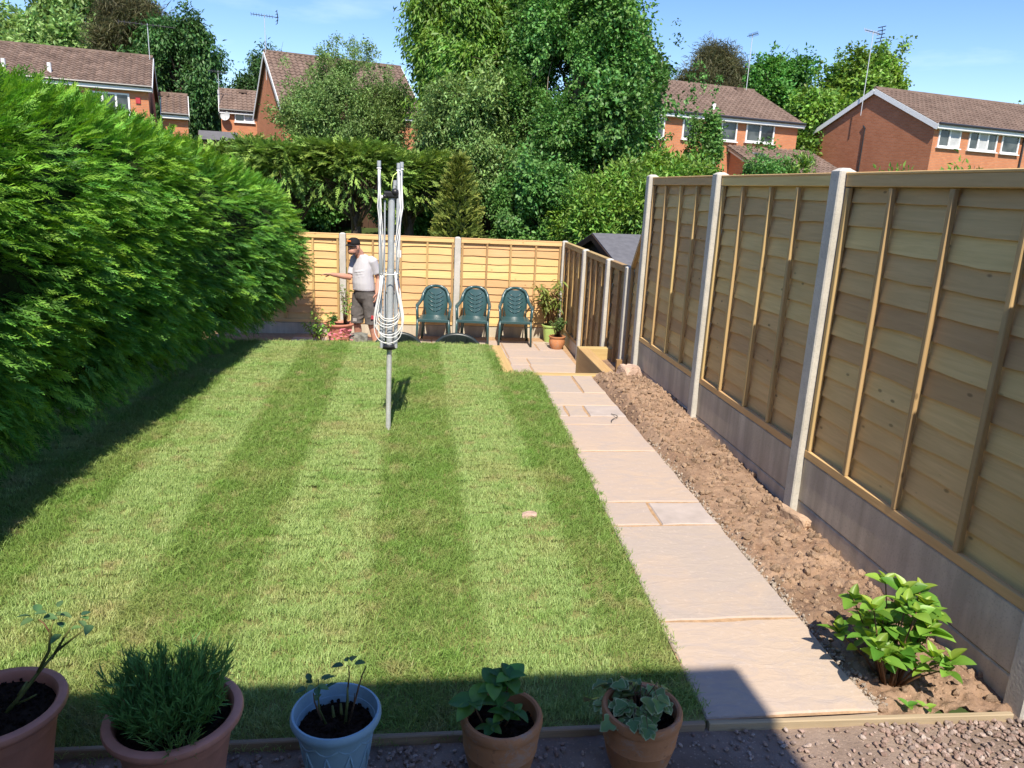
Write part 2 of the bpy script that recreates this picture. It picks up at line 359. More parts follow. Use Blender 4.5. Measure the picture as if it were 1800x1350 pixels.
def mat_brick(name, a, b, mortar):
    k = NT(name); c = k.coord(); sp = k.n('SeparateXYZ'); k.l(c, sp.inputs[0]); cb = k.n('CombineXYZ')
    k.l(k.math('ADD', sp.outputs[0], sp.outputs[1]), cb.inputs[0]); k.l(sp.outputs[2], cb.inputs[1])
    br = k.n('TexBrick'); k.l(cb.outputs[0], br.inputs['Vector']); br.inputs['Scale'].default_value = 1; br.inputs['Brick Width'].default_value = .225; br.inputs['Row Height'].default_value = .075
    br.inputs['Mortar Size'].default_value = .007; br.inputs['Bias'].default_value = -.1
    k.set(br.inputs['Color1'], a); k.set(br.inputs['Color2'], b); k.set(br.inputs['Mortar'], mortar)
    col = k.mix(k.ramp(k.noise(c, .9, 4), [(.4, 0), (.7, .3)]), br.outputs[0], tuple(x*.7 for x in a))
    k.bump(k.math('SUBTRACT', 1.0, br.outputs['Fac']), .006, .6); return k.fin(col, .85, .2)
M['brick'] = mat_brick('orange_brick', (.52, .19, .085), (.60, .24, .11), (.36, .25, .18))
M['brick_dark'] = mat_brick('red_brick', (.43, .15, .07), (.52, .20, .10), (.33, .24, .18))
def mat_tile():
    k = NT('brown_roof_tile'); c = k.pos(); col = k.ramp(k.noise(c, 1.6, 4), [(.3, (.125, .085, .066)), (.7, (.20, .14, .11))])
    col = k.mix(k.ramp(k.noise(c, 9, 5, .7), [(.56, 0), (.7, .55)]), col, (.30, .26, .21))
    col = k.hsv(col, .5, 1, k.math('MULTIPLY_ADD', k.rnd(), .35, .82)); return k.fin(col, .85, .2)
M['tile'] = mat_tile()

def scatter(name, pts, rots, scls, var, protos, parent=None):
    """one object whose geometry nodes place a real mesh on each point"""
    me = bpy.data.meshes.new(name); n = len(pts); me.vertices.add(n); me.vertices.foreach_set('co', np.asarray(pts, dtype=np.float32).ravel())
    a = me.attributes.new('rot', 'FLOAT_VECTOR', 'POINT'); a.data.foreach_set('vector', np.asarray(rots, dtype=np.float32).ravel())
    scls = np.asarray(scls, dtype=np.float32)
    a = me.attributes.new('scl', 'FLOAT', 'POINT'); a.data.foreach_set('value', scls.ravel())
    a = me.attributes.new('var', 'INT', 'POINT'); a.data.foreach_set('value', np.asarray(var, dtype=np.int32))
    me.update()
    o = link(name, me, parent)
    g = bpy.data.node_groups.new(name+'_nodes', 'GeometryNodeTree')
    g.interface.new_socket('Geometry', in_out='INPUT', socket_type='NodeSocketGeometry'); g.interface.new_socket('Geometry', in_out='OUTPUT', socket_type='NodeSocketGeometry')
    gi = g.nodes.new('NodeGroupInput'); go = g.nodes.new('NodeGroupOutput'); jn = g.nodes.new('GeometryNodeJoinGeometry')
    def attr(nm, tp):
        x = g.nodes.new('GeometryNodeInputNamedAttribute'); x.data_type = tp; x.inputs['Name'].default_value = nm; return x.outputs['Attribute']
    ar, asc, av = attr('rot', 'FLOAT_VECTOR'), attr('scl', 'FLOAT'), attr('var', 'INT')
    e2r = g.nodes.new('FunctionNodeEulerToRotation'); g.links.new(ar, e2r.inputs[0])
    for i, p in enumerate(protos):
        oi = g.nodes.new('GeometryNodeObjectInfo'); oi.inputs['Object'].default_value = p; oi.inputs['As Instance'].default_value = True
        cp = g.nodes.new('FunctionNodeCompare'); cp.data_type = 'INT'; cp.operation = 'EQUAL'; g.links.new(av, cp.inputs[2]); cp.inputs[3].default_value = i
        ip = g.nodes.new('GeometryNodeInstanceOnPoints'); g.links.new(gi.outputs[0], ip.inputs['Points']); g.links.new(cp.outputs[0], ip.inputs['Selection'])
        g.links.new(oi.outputs['Geometry'], ip.inputs['Instance']); g.links.new(e2r.outputs[0], ip.inputs['Rotation']); g.links.new(asc, ip.inputs['Scale'])
        g.links.new(ip.outputs[0], jn.inputs[0])
    g.links.new(jn.outputs[0], go.inputs[0])
    m = o.modifiers.new('place', 'NODES'); m.node_group = g
    tag(o, kind='stuff'); return o
def proto(name, me): return bpy.data.objects.new(name, me)
def eul_from(dirs, rollr=1.0, rng=RNG):
    """euler so that local +X points along dirs, local Z as upright as can be, with random roll"""
    out = np.zeros((len(dirs), 3)); rl = rng.normal(0, rollr, len(dirs))
    d = dirs/np.linalg.norm(dirs, axis=1, keepdims=True)
    out[:, 2] = np.arctan2(d[:, 1], d[:, 0]); out[:, 1] = -np.arcsin(np.clip(d[:, 2], -1, 1)); out[:, 0] = rl
    return out
# ================================================================== SETTING
# ---- terrain sheet to the horizon (the garden lies in a hollow of it)
def terrain_z(x, y):
    up = np.clip((y-13.3)/11, 0, 1); z = -.35+1.3*(up*up*(3-2*up)) + np.clip((y-24)/60, 0, 1)*.6
    z = z + (fbm(x, y, .12, 3, 5)-.5)*.35*np.clip((y-13)/6, 0, 1)
    z = np.where(x > 3.5, np.maximum(z, -.12), z); z = np.where(x < -4.2, np.maximum(z, -.06), z)
    z = np.where((x > -4.2) & (x < 3.5) & (y < 13.2), -.95, z)
    z = np.where(y < 1.0, np.where((x > -4.2) & (x < 3.5), -.14, z), z)
    return z
xs = np.concatenate([np.linspace(-500, -45, 10), np.arange(-40, 60, 1.0), [70, 100, 160, 260, 500]])
ys = np.concatenate([np.linspace(-300, -20, 8), np.arange(-12, 90, 1.0), [100, 130, 200, 350, 700]])
X, Y = np.meshgrid(xs, ys); Z = terrain_z(X, Y)
nx, ny = len(xs), len(ys); idx = np.arange(nx*ny).reshape(ny, nx)
F = np.stack([idx[:-1,:-1], idx[:-1,1:], idx[1:,1:], idx[1:,:-1]], -1).reshape(-1, 4)
tag(link('ground', fast_mesh('ground', np.stack([X, Y, Z], -1).reshape(-1, 3), F, M['far_grass'], True)), kind='structure')

# ---- path line (it drifts a little to the right as it recedes)
def path_l(y): return 1.19+(y-2.44)*.038
def path_r(y): return 1.94+(y-2.44)*.014
# ---- lawn bed: soil block under the turf, retaining edge to the sunken patio
LAWN = [(-4.1, 2.46), (path_l(2.46), 2.46), (path_l(8.14), 8.14), (path_l(8.14), 8.26), (1.0, 8.26), (1.0, 9.72), (-4.1, 9.72)]
mb = MB(); k = len(LAWN)
mb.add([(x, y, .0) for x, y in LAWN]+[(x, y, -.9) for x, y in LAWN], [tuple(range(k))]+[(i, k+i, k+(i+1)%k, (i+1)%k) for i in range(k)])
tag(mb.build('lawn', M['lawn_soil']), kind='structure')
# ---- front strip of dirt under the gravel, next to the house
xs = np.linspace(-4.1, 2.75, 230); ys = np.linspace(.9, 2.45, 60); X, Y = np.meshgrid(xs, ys)
Z = -.018+.02*(fbm(X, Y, 3, 4, 11)-.5)+.012*(fbm(X, Y, 22, 3, 15)-.5)
idx = np.arange(X.size).reshape(X.shape); F = np.stack([idx[:-1,:-1], idx[:-1,1:], idx[1:,1:], idx[1:,:-1]], -1).reshape(-1, 4)
tag(link('dirt_strip', fast_mesh('dirt_strip', np.stack([X, Y, Z], -1).reshape(-1, 3), F, M['path_dirt'], True)), kind='structure')
# ---- soil bed along the fence
def soil_z(x, y):
    b = np.interp(y, [2.4, 4.4, 5.4, 6.6, 7.6, 8.2], [-.01, .0, .035, .085, .10, .03])
    t = np.clip((x-path_r(y))/.10, 0, 1); t2 = np.clip((2.66-x)/.16, 0, 1)
    z = b*t-.03*(1-t)
    z = z - .055*(1-t2)
    rough_ = np.interp(y, [2.4, 3.6, 4.4, 5.2, 6.2, 8], [1.3, 1.4, .7, .5, .8, 1.0])
    z = z+t*rough_*(.05*(fbm(x, y, 3.5, 4, 21)-.5)+.035*np.maximum(fbm(x, y, 17, 3, 25)-.5, 0)*2+.020*(fbm(x, y, 48, 3, 29)-.5))
    return z
xs = np.linspace(1.90, 2.68, 84); ys = np.linspace(2.44, 8.16, 560); X, Y = np.meshgrid(xs, ys); Z = soil_z(X, Y)
Z = np.where(X < path_r(Y)+.004, -.05, Z)
idx = np.arange(X.size).reshape(X.shape); F = np.stack([idx[:-1,:-1], idx[:-1,1:], idx[1:,1:], idx[1:,:-1]], -1).reshape(-1, 4)
tag(link('soil_bed', fast_mesh('soil_bed', np.stack([X, Y, Z], -1).reshape(-1, 3), F, M['soil'], False)), kind='structure')

# ---- paving slabs with recessed sand joints
def slab_mesh(poly, top, thick, chip=.006, seed=0):
    """hand-cut slab: slightly wavy edge, chamfered rim"""
    rg = random.Random(seed); pts = []
    n = len(poly)
    for i in range(n):
        a, b = Vector(poly[i]), Vector(poly[(i+1) % n]); L = (b-a).length; m = max(2, int(L/.12))
        nrm = Vector((-(b-a).y, (b-a).x)).normalized()
        for j in range(m):
            p = a+(b-a)*(j/m); pts.append(p+nrm*(rg.uniform(0, chip) if j else 0))
    c = sum((Vector(p) for p in poly), Vector((0, 0)))/n
    up = [(p-c).normalized()*-.006+p for p in pts]; k = len(pts)
    vs = [(p.x, p.y, top) for p in up]+[(p.x, p.y, top-.008) for p in pts]+[(p.x, p.y, top-thick) for p in pts]
    fs = [tuple(range(k))]+[(r*k+i, r*k+k+i, r*k+k+(i+1) % k, r*k+(i+1) % k) for r in (0, 1) for i in range(k)]
    return vs, fs
path = empty('path'); tag(path, kind='structure')
JY = [2.46, 3.165, 4.245, 4.60, 5.62, 6.32, 6.575, 6.93, 7.40, 8.13]
base = MB(); base.add([(path_l(2.46)+.004, 2.462, .002), (path_r(2.46)-.004, 2.462, .002), (path_r(8.13)-.004, 8.13, .002), (path_l(8.13)+.004, 8.13, .002)], [(0, 1, 2, 3)])
base.build('mortar_bed', M['joint'], path)
SPLIT = {2: [.46], 6: [.16, .46], 8: [.62]}
sid = 0
for i in range(len(JY)-1):
    y0, y1 = JY[i]+.009, JY[i+1]-.009
    cuts = [0]+SPLIT.get(i, [])+[1]
    for a, b in zip(cuts[:-1], cuts[1:]):
        g = .009
        X0 = lambda y, t: path_l(y)+(path_r(y)-path_l(y))*t
        e0 = g if a > 0 else 0; e1 = g if b < 1 else 0
        poly = [(X0(y0, a)+e0, y0), (X0(y0, b)-e1, y0), (X0(y1, b)-e1, y1), (X0(y1, a)+e0, y1)]
        vs, fs = slab_mesh(poly, .012+random.uniform(-.003, .003), .05, .011, 100+sid)
        m = MB(); m.add(vs, fs); sid += 1
        m.build('paving_slab', M['slab_blue'] if (i, a) in ((2, .46), (6, .46)) else M['slab'], path)
# ---- sunken patio
PZ = -.55
patio = empty('patio'); tag(patio, kind='structure')
b = MB(); b.add([(-4.0, 9.72, PZ-.008), (1.1, 9.72, PZ-.008), (1.1, 8.26, PZ-.008), (2.7, 8.26, PZ-.008), (2.7, 13.2, PZ-.008), (-4.0, 13.2, PZ-.008)], [(0, 1, 2, 3, 4, 5)])
b.build('mortar_bed', M['joint'], patio)
yy = 8.34; rows = []
while yy < 12.75:
    d = random.choice([.30, .58, .45]); 
    if abs(yy-10.55) < .3: d = .46
    y1 = min(yy+d, 12.8)
    if y1-yy < .15: break
    x = 1.2 if yy < 9.7 else -2.0
    while x < 2.45:
        w = random.choice([.30, .58, .58, .86]); x1 = min(x+w, 2.5)
        if 2.5-x1 < .2: x1 = 2.5
        vs, fs = slab_mesh([(x+.008, yy+.008), (x1-.008, yy+.008), (x1-.008, y1-.008), (x+.008, y1-.008)], PZ+random.uniform(-.003, .003), .05, .006, 400+sid)
        m = MB(); m.add(vs, fs); sid += 1
        m.build('paving_slab', M['slab_blue'] if random.random() < .12 else M['slab'], patio); x = x1
    yy = y1
m = MB(); m.cbox((1.68, 8.44, PZ+.135), (.98, .32, .27), .01); m.build('step', M['slab'], patio)
# ---- sand border strip between patio and back fence
m = MB(); m.add([(-2.0, 12.78, PZ-.003), (2.6, 12.78, PZ-.003), (2.6, 13.05, PZ+.01), (-2.0, 13.05, PZ+.01)], [(0, 1, 2, 3)]); m.build('sand_strip', M['joint'], patio)

# ================================================================== TIMBER EDGES
def timber(name, c, d, matn, label, cat='timber', rot=None):
    m = MB(); m.cbox((0, 0, 0), d, .006); o = m.build(name, M[matn], loc=c, rot=rot); return tag(o, label, cat)
timber('sleeper', (1.09, 8.995, -.14), (.13, 1.45, .30), 'sleeper', 'short golden timber sleeper along the right end of the lawn', 'sleeper')
timber('sleeper', (1.72, 8.195, -.14), (1.26, .11, .302), 'sleeper_x', 'golden timber sleeper laid across the far end of the path', 'sleeper')
timber('sleeper', (2.26, 8.92, -.20), (.14, 1.34, .44), 'sleeper', 'golden timber sleeper retaining the corner bed by the stepped fence', 'sleeper')
timber('sleeper', (2.45, 9.66, -.20), (.52, .12, .442), 'sleeper_x', 'short golden sleeper closing the corner bed beside the low fence', 'sleeper')
timber('timber_peg', (2.52, 8.80, -.13), (.07, .07, .36), 'fence_gold_v', 'upright golden timber peg inside the corner bed', 'peg')
timber('sleeper', (-1.5, 9.78, -.28), (5.02, .10, .555), 'sleeper_x', 'long golden sleeper wall holding up the far end of the lawn', 'sleeper')
m = MB(); m.add([(2.335, 8.3, -.14), (2.66, 8.3, -.10), (2.66, 9.6, -.12), (2.335, 9.6, -.16)], [(0, 1, 2, 3)])
tag(m.build('corner_bed', M['soil']), kind='structure')
# edging boards
for (x0, y0, x1, y1, lab) in [(-2.9, 2.475, 1.17, 2.435, 'weathered edging board between the lawn and the gravel strip behind the pots'),
                              (1.19, 2.44, 2.50, 2.405, 'pale sawn edging board across the near end of the path')]:
    L = math.hypot(x1-x0, y1-y0); m = MB(); m.cbox((0, 0, 0), (L, .024, .12), .004)
    tag(m.build('edging_board', M['edging'], loc=((x0+x1)/2, (y0+y1)/2, -.040 if x0 < 0 else -.045), rot=(0, 0, math.atan2(y1-y0, x1-x0))), lab, 'edging board')

# ================================================================== FENCES
def board_mesh(name, L, w, th, axis, mat, seed):
    """lap board with a wany lower edge; long side along axis (0 x, 1 y); local z up; faces -other axis"""
    rg = random.Random(seed); n = 8; vs = []
    for i in range(n+1):
        t = -L/2+L*i/n; lo = -w/2+rg.uniform(-.006, .006)+.004*math.sin(i*1.3+seed)
        for (o, z) in ((-th/2, lo), (th/2, lo+.001), (th/2-.004, w/2), (-th/2+.004, w/2)):
            vs.append((t, o, z) if axis == 0 else (o, t, z))
    fs = []
    for i in range(n):
        a = i*4; fs += [(a+j, a+4+j, a+4+(j+1) % 4, a+(j+1) % 4) for j in range(4)]
    fs += [(0, 1, 2, 3), (4*n+3, 4*n+2, 4*n+1, 4*n)]
    if axis == 1: pass
    m = MB(); m.add(vs, fs); me = m.mesh(name, mat); bm = bmesh.new(); bm.from_mesh(me); bmesh.ops.recalc_face_normals(bm, faces=bm.faces); bm.to_mesh(me); bm.free(); return me
def panel(axis, c, L, zb, zt, label, mats, group, nb=3, pitch=.128, bowed=False, batten_dx=0):
    """overlap fence panel; axis=1: runs along y and faces -x; axis=0: runs along x and faces -y. c = centre on the ground plane"""
    e = empty('fence_panel', (c[0], c[1], zb), 0, label, 'fence panel', group); H = zt-zb
    mh, mv = mats; P = lambda t, o, z: (t, o, z) if axis == 0 else (o, t, z)
    D = lambda t, o, z: (t, o, z) if axis == 0 else (o, t, z)
    var = [board_mesh('board', L-.008, pitch+.035, .011, axis, mh, 50+i+int(L*10)) for i in range(4)]
    n = int((H-.06)/pitch)
    pt = (H-.07)/n
    for i in range(n):
        z = .05+pt*(i+.5)
        o = link('board', var[random.randrange(4)], e)
        tilt = math.atan2(.014, pitch)+random.uniform(-.02, .02)
        o.location = P(random.uniform(-.004, .004), .012+random.uniform(-.0015, .0015), z)
        # lower edge leans out towards the garden
        o.rotation_euler = ((-tilt if axis == 0 else 0), (tilt if axis == 1 else 0), 0)
        if random.random() < .5: o.rotation_euler.z = math.pi; 
        if o.rotation_euler.z: o.rotation_euler = ((tilt if axis == 0 else 0), (-tilt if axis == 1 else 0), math.pi)
        if random.random() < .35: o.rotation_euler.x += random.uniform(-.003, .003) if axis == 1 else 0
    # frame: rails and uprights on the garden side
    def bar(nm, t, o_, z, d, mt):
        m = MB(); m.cbox((0, 0, 0), d, .004); return m.build(nm, mt, e, loc=P(t, o_, z), rot=(random.uniform(-.002, .002),)*3)
    bar('top_rail', 0, -.022, H-.045, D(L-.012, .030, .070), mh)
    bar('capping', 0, -.004, H-.004, D(L-.004, .075, .016), mh)
    bar('bottom_rail', 0, -.022, .032, D(L-.012, .030, .055), mh)
    for s in (-1, 1): bar('end_upright', s*(L/2-.028), -.0215, H/2-.012, D(.036, .030, H-.15), mv)
    for i in range(nb):
        t = -L/2+L*(i+1)/(nb+1)+batten_dx+random.uniform(-.02, .02)
        bar('batten', t, -.0225, H/2-.012, D(.034, .031, H-.15), mv)
    return e
def post(c, zb, zt, label, group, w=.11, axis=1):
    m = MB(); h = w/2; H = zt-zb; b = .008
    prof = [(-h+b, -h), (h-b, -h), (h, -h+b), (h, h-b), (h-b, h), (-h+b, h), (-h, h-b), (-h, -h+b)]
    vs = [(x, y, 0) for x, y in prof]+[(x, y, H-.02) for x, y in prof]+[(x*.45, y*.45, H) for x, y in prof]
    fs = [tuple(range(7, -1, -1))]+[(r*8+i, r*8+(i+1) % 8, r*8+8+(i+1) % 8, r*8+8+i) for r in (0, 1) for i in range(8)]+[tuple(range(16, 24))]
    m.add(vs, fs); o = m.build('concrete_post', M['post'], loc=(c[0], c[1], zb)); return tag(o, label, 'fence post', group)
def gboard(axis, c, L, zb, zt, label, group):
    m = MB(); d = (L, .05, zt-zb) if axis == 0 else (.05, L, zt-zb); m.cbox((0, 0, 0), d, .008)
    return tag(m.build('gravel_board', M['gravelboard'], loc=(c[0], c[1], (zb+zt)/2)), label, 'gravel board', group)
XF = 2.605; ZT = 2.218; ZL = 1.163
YP = [2.46, 4.50, 6.43, 8.36]
tg = (M['fence_green'], M['fence_green_v'])
pn = ['nearest tall lap panel, filling the right edge of the picture', 'middle tall lap panel between two tall concrete posts', 'farthest tall lap panel, just before the fence steps down']
pp = ['tall concrete post at the bottom right corner behind the leafy hydrangea', 'tall concrete post between the nearest and middle tall panels', 'tall concrete post between the middle and farthest tall panels', 'tall concrete post where the fence drops to the low panels']
for y, l in zip(YP, pp): post((XF, y), -.35, ZT+.03, l, 'tall concrete fence posts')
for i in range(3):
    y0, y1 = YP[i]+.056, YP[i+1]-.056; c = (XF+.024, (y0+y1)/2); L = y1-y0
    panel(1, c, L, ZT-1.83, ZT, pn[i], tg, 'tall lap panels along the right side', nb=3)
    gboard(1, (XF+.018, c[1]), L-.002, ZT-1.83-.302, ZT-1.832, ['upper concrete gravel board under the nearest tall panel', 'upper concrete gravel board under the middle tall panel', 'upper concrete gravel board under the farthest tall panel'][i], 'gravel boards under the tall panels')
    gboard(1, (XF+.0195, c[1]), L-.002, ZT-1.83-.61, ZT-1.83-.306, ['lower gravel board half buried under the nearest tall panel', 'lower gravel board half buried under the middle tall panel', 'lower gravel board showing by the rubble under the farthest tall panel'][i], 'gravel boards under the tall panels')
# sloping closing panel between the tall and the low run
yC, yD = 8.36, 8.95
e = empty('fence_panel', (XF+.035, (yC+yD)/2, -.05), 0, 'narrow lap panel with a sloping top joining tall and low fence', 'fence panel')
Ls = yD-yC-.11; zc, zd = 1.80, 1.17
for i in range(14):
    z0 = .04+.128*i; zmid = z0+.064
    top_at = lambda t: (zc+.05)+(zd-zc)*((t+Ls/2)/Ls)
    # board runs from the tall side until it meets the slope
    tmax = Ls/2 if zmid+.05 < zd+.05 else -Ls/2+Ls*max(0, min(1, (zmid+.02-(zc+.05))/(zd-zc)))
    if tmax+Ls/2 < .04: continue
    l = tmax+Ls/2; m = MB(); m.cbox((0, 0, 0), (.011, l, .16), .002); m.build('board', M['fence_green'], e, loc=(.012, -Ls/2+l/2, zmid), rot=(0, math.atan2(.014, .128), 0))
for t in (-Ls/2+.018, Ls/2-.018):
    zt_ = zc+.03+(zd-zc)*((t+Ls/2)/Ls); m = MB(); m.cbox((0, 0, 0), (.03, .034, zt_-.04), .004); m.build('end_upright', M['fence_green_v'], e, loc=(-.022, t, zt_/2))
ang = math.atan2(zd-zc, Ls); m = MB(); m.cbox((0, 0, 0), (.06, Ls/math.cos(ang)+.02, .045), .004); m.build('sloping_rail', M['fence_green'], e, loc=(-.008, 0, (zc+zd)/2+.05), rot=(ang, 0, 0))
gboard(1, (XF+.03, (yC+yD)/2), Ls, -.36, -.055, 'short gravel board under the sloping panel', 'gravel boards under the low fence')
# low run along the right of the patio
YL = [8.95, 9.91, 11.38, 13.08]
for y, l in zip(YL[:3], ['low concrete post beside the sloping panel', 'low concrete post beside the narrow low panel and corner bed', 'low concrete post right of the small terracotta pot']): post((XF, y), -.75, ZL+.02, l, 'low concrete posts on the right side', .10)
for i in range(3):
    y0, y1 = YL[i]+.052, YL[i+1]-.052; L = y1-y0
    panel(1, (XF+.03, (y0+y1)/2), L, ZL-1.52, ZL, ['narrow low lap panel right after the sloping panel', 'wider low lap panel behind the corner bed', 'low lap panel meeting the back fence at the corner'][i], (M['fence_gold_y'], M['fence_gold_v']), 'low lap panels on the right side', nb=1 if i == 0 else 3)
    gboard(1, (XF+.03, (y0+y1)/2), L-.002, ZL-1.52-.30, ZL-1.524, ['gravel board under the narrow low panel', 'gravel board under the wider low panel', 'gravel board under the corner low panel'][i], 'gravel boards under the low fence')
# back fence
YB = 13.13; XP = [2.62, .745, -1.19, -3.12]
for x, l in zip(XP, ['concrete corner post where back fence meets the right fence', 'concrete post in the back fence behind the plastic chairs', 'concrete post in the back fence beside the man in the cap', 'concrete post of the back fence hidden behind the hedge']):
    post((x, YB-.02), -.75, ZL+.02, l, 'concrete posts of the back fence', .105)
for i in range(3):
    x0, x1 = XP[i+1]+.055, XP[i]-.055; L = x1-x0
    panel(0, ((x0+x1)/2, YB), L, ZL-1.52, ZL, ['golden back fence panel behind the second and third chairs', 'golden back fence panel behind the clothes airer and first chair', 'shaded golden back fence panel left of the man beside the hedge'][i], (M['fence_gold'], M['fence_gold_v']), 'golden lap panels of the back fence', nb=3, pitch=.125)
    gboard(0, ((x0+x1)/2, YB+.005), L-.002, ZL-1.52-.30, ZL-1.524, ['gravel board of the back fence under the right panel', 'gravel board of the back fence under the middle panel', 'gravel board of the back fence under the left panel'][i], 'gravel boards of the back fence')
# ================================================================== HOUSES
def tile_mesh():
    m = MB(); w, l, th = .30, .40, .016; n = 6
    prof = [(-.15, .0), (-.09, .004), (-.04, .048), (.02, .066), (.08, .048), (.12, .006), (.15, .0)]
    vs = []
    for (y, dz) in ((-l/2, .036), (l/2, .0)):
        for x, z in prof: vs.append((x, y, z+dz))
    for x, z in prof: vs.append((x, -l/2, z-.002))
    k = len(prof)
    m.add(vs, [(i, i+1, k+i+1, k+i) for i in range(k-1)]+[(2*k+i, 2*k+i+1, i+1, i) for i in range(k-1)])
    return m.mesh('roof_tile', M['tile'], 50)
TILE = tile_mesh()
def window(e, s0, s1, z0, z1, y, mull=1, curtain=False, arch=False):
    """white pvc casement on a facade facing local -y"""
    w = link('window', None, e); w.location = ((s0+s1)/2, y, z0); W_, H_ = s1-s0, z1-z0; fw = .075
    fr = MB()
    for sx in (-1, 1): fr.box((sx*(W_/2-fw/2), -.02, H_/2), (fw, .07, H_))
    fr.box((0, -.02, fw/2), (W_-2*fw, .068, fw)); fr.box((0, -.02, H_-fw/2), (W_-2*fw, .068, fw))
    for i in range(mull):
        x = -W_/2+W_*(i+1)/(mull+1); fr.box((x, -.018, H_/2), (.085, .07, H_-2*fw))
    if arch:
        vs = []; n = 8
        for i in range(n+1):
            t = -W_/2-.05+(W_+.1)*i/n; zz = H_+.16*(1-(2*i/n-1)**2); vs += [(t, -.06, H_-.01), (t, -.06, zz+.05), (t, .01, H_-.01), (t, .01, zz+.05)]
        fr.add(vs, [(4*i, 4*i+4, 4*i+5, 4*i+1) for i in range(n)]+[(4*i+1, 4*i+5, 4*i+7, 4*i+3) for i in range(n)])
    fr.build('frame', M['white_pvc'], w)
    for i in range(mull+1):
        x = -W_/2+W_*(i+.5)/(mull+1); p = MB(); p.box((x, -.004, H_/2), (W_/(mull+1)-.06, .012, H_-.1)); p.build('pane', M['curtain'] if (curtain and i % 2) else M['glass'], w)
    sl = MB(); sl.box((0, -.06, -.035), (W_+.12, .14, .05)); sl.build('sill', M['white_pvc'], w)
    return w
def house(name, label, P, ang, x0, x1, depth, zg, ze, rise, brick, wins=(), tiles='stuff', ov=.18, cut=0, group='brick houses beyond the gardens', gableside=None):
    """gabled house; local x along the facade, local y away from the viewer; P is the facade reference corner at eave height"""
    e = empty(name, (P[0], P[1], zg), R(ang), label, 'house', group); H = ze-zg; hd = depth/2
    m = MB()
    vs = []
    for x in (x0, x1): vs += [(x, 0, -.6), (x, depth, -.6), (x, depth, H), (x, hd, H+rise-.06), (x, 0, H)]
    m.add(vs, [(4, 3, 2, 1, 0), (5, 6, 7, 8, 9), (0, 5, 9, 4), (1, 2, 7, 6), (2, 3, 8, 7), (3, 4, 9, 8)]); m.build('wall', brick, e)
    pa = math.atan2(rise, hd); sl = (hd+.28)/math.cos(pa)
    rf = link('roof', None, e)
    xs0, xs1 = x0-ov, x1+ov
    for s in (0, 1):
        d = MB(); cy = (hd-.28)/2 if s == 0 else depth-(hd-.28)/2; cz = H+rise/2-.28*math.tan(pa)/2+.03
        d.box(((xs0+xs1)/2, cy, cz), (xs1-xs0, sl, .05), (pa if s == 0 else -pa, 0, 0)); d.build('roof_deck', M['tile'], rf)
    rows = int(sl/.345)+1; cols = int((xs1-xs0)/.30)
    cells = []
    for r in range(rows):
        t = -sl/2+.17+.345*r*(sl-.2)/(.345*(rows-.5)) if rows > 1 else 0
        for c in range(cols):
            x = xs0+.15+(xs1-xs0-.3)*c/max(1, cols-1); cells.append((x, t))
    cy = (hd-.28)/2; cz = H+rise/2-.28*math.tan(pa)/2+.058
    rm = Euler((pa, 0, 0)).to_matrix()
    if tiles == 'single':
        cells.sort(key=lambda q: -q[0]); solo, rest = cells[:296], cells[296:]
        for x, t in solo:
            o = link('roof_tile', TILE, rf); p = rm @ Vector((0, t, 0)); o.location = (x, cy+p.y, cz+p.z); o.rotation_euler = (pa+random.uniform(-.012, .012), random.uniform(-.01, .01), 0)
    else: rest = cells
    if rest:
        tv = [v.co.copy() for v in TILE.vertices]; tf = [tuple(p.vertices) for p in TILE.polygons]; mm = MB()
        for x, t in rest:
            rr = Euler((pa+random.uniform(-.012, .012), random.uniform(-.01, .01), 0)).to_matrix(); p = rm @ Vector((0, t, 0)); b = Vector((x, cy+p.y, cz+p.z)); mm.add([rr @ v+b for v in tv], tf)
        tag(mm.build('roof_tiles', M['tile'], rf, 50), kind='stuff')
    rd = MB(); rd.tube([(xs0, hd, H+rise+.06), (xs1, hd, H+rise+.06)], .11, 8); rd.build('ridge_tiles', M['tile'], rf)
    vt = MB(); vt.box((x1-1.1, hd-.25, H+rise+.02), (.5, .3, .18)); vt.build('roof_vent', M['tile'], rf)
    fa = MB(); fa.box(((x0+x1)/2, -.27, H-.13), (x1-x0+2*ov, .03, .24)); fa.box(((x0+x1)/2, -.14, H-.26), (x1-x0+2*ov-.02, .24, .02)); fa.build('fascia', M['white_pvc'], e)
    gu = MB(); gu.tube([(xs0, -.34, H-.03), (xs1, -.34, H-.05)], .06, 8); gu.build('gutter', M['gutter'], e)
    for x, s in ((x0-ov-.02, -1), (x1+ov+.02, 1)):
        for t in (0, 1):
            bb = MB(); c = ((hd-.28)/2 if t == 0 else depth-(hd-.28)/2); bb.box((x, c, H+rise/2-.28*math.tan(pa)/2-.07), (.03, sl, .24), (pa if t == 0 else -pa, 0, 0)); bb.build('bargeboard', M['white_pvc'], e)
    for wd in wins: window(e, wd[0], wd[1], wd[2]-zg, wd[3]-zg, 0, *wd[4:])
    return e
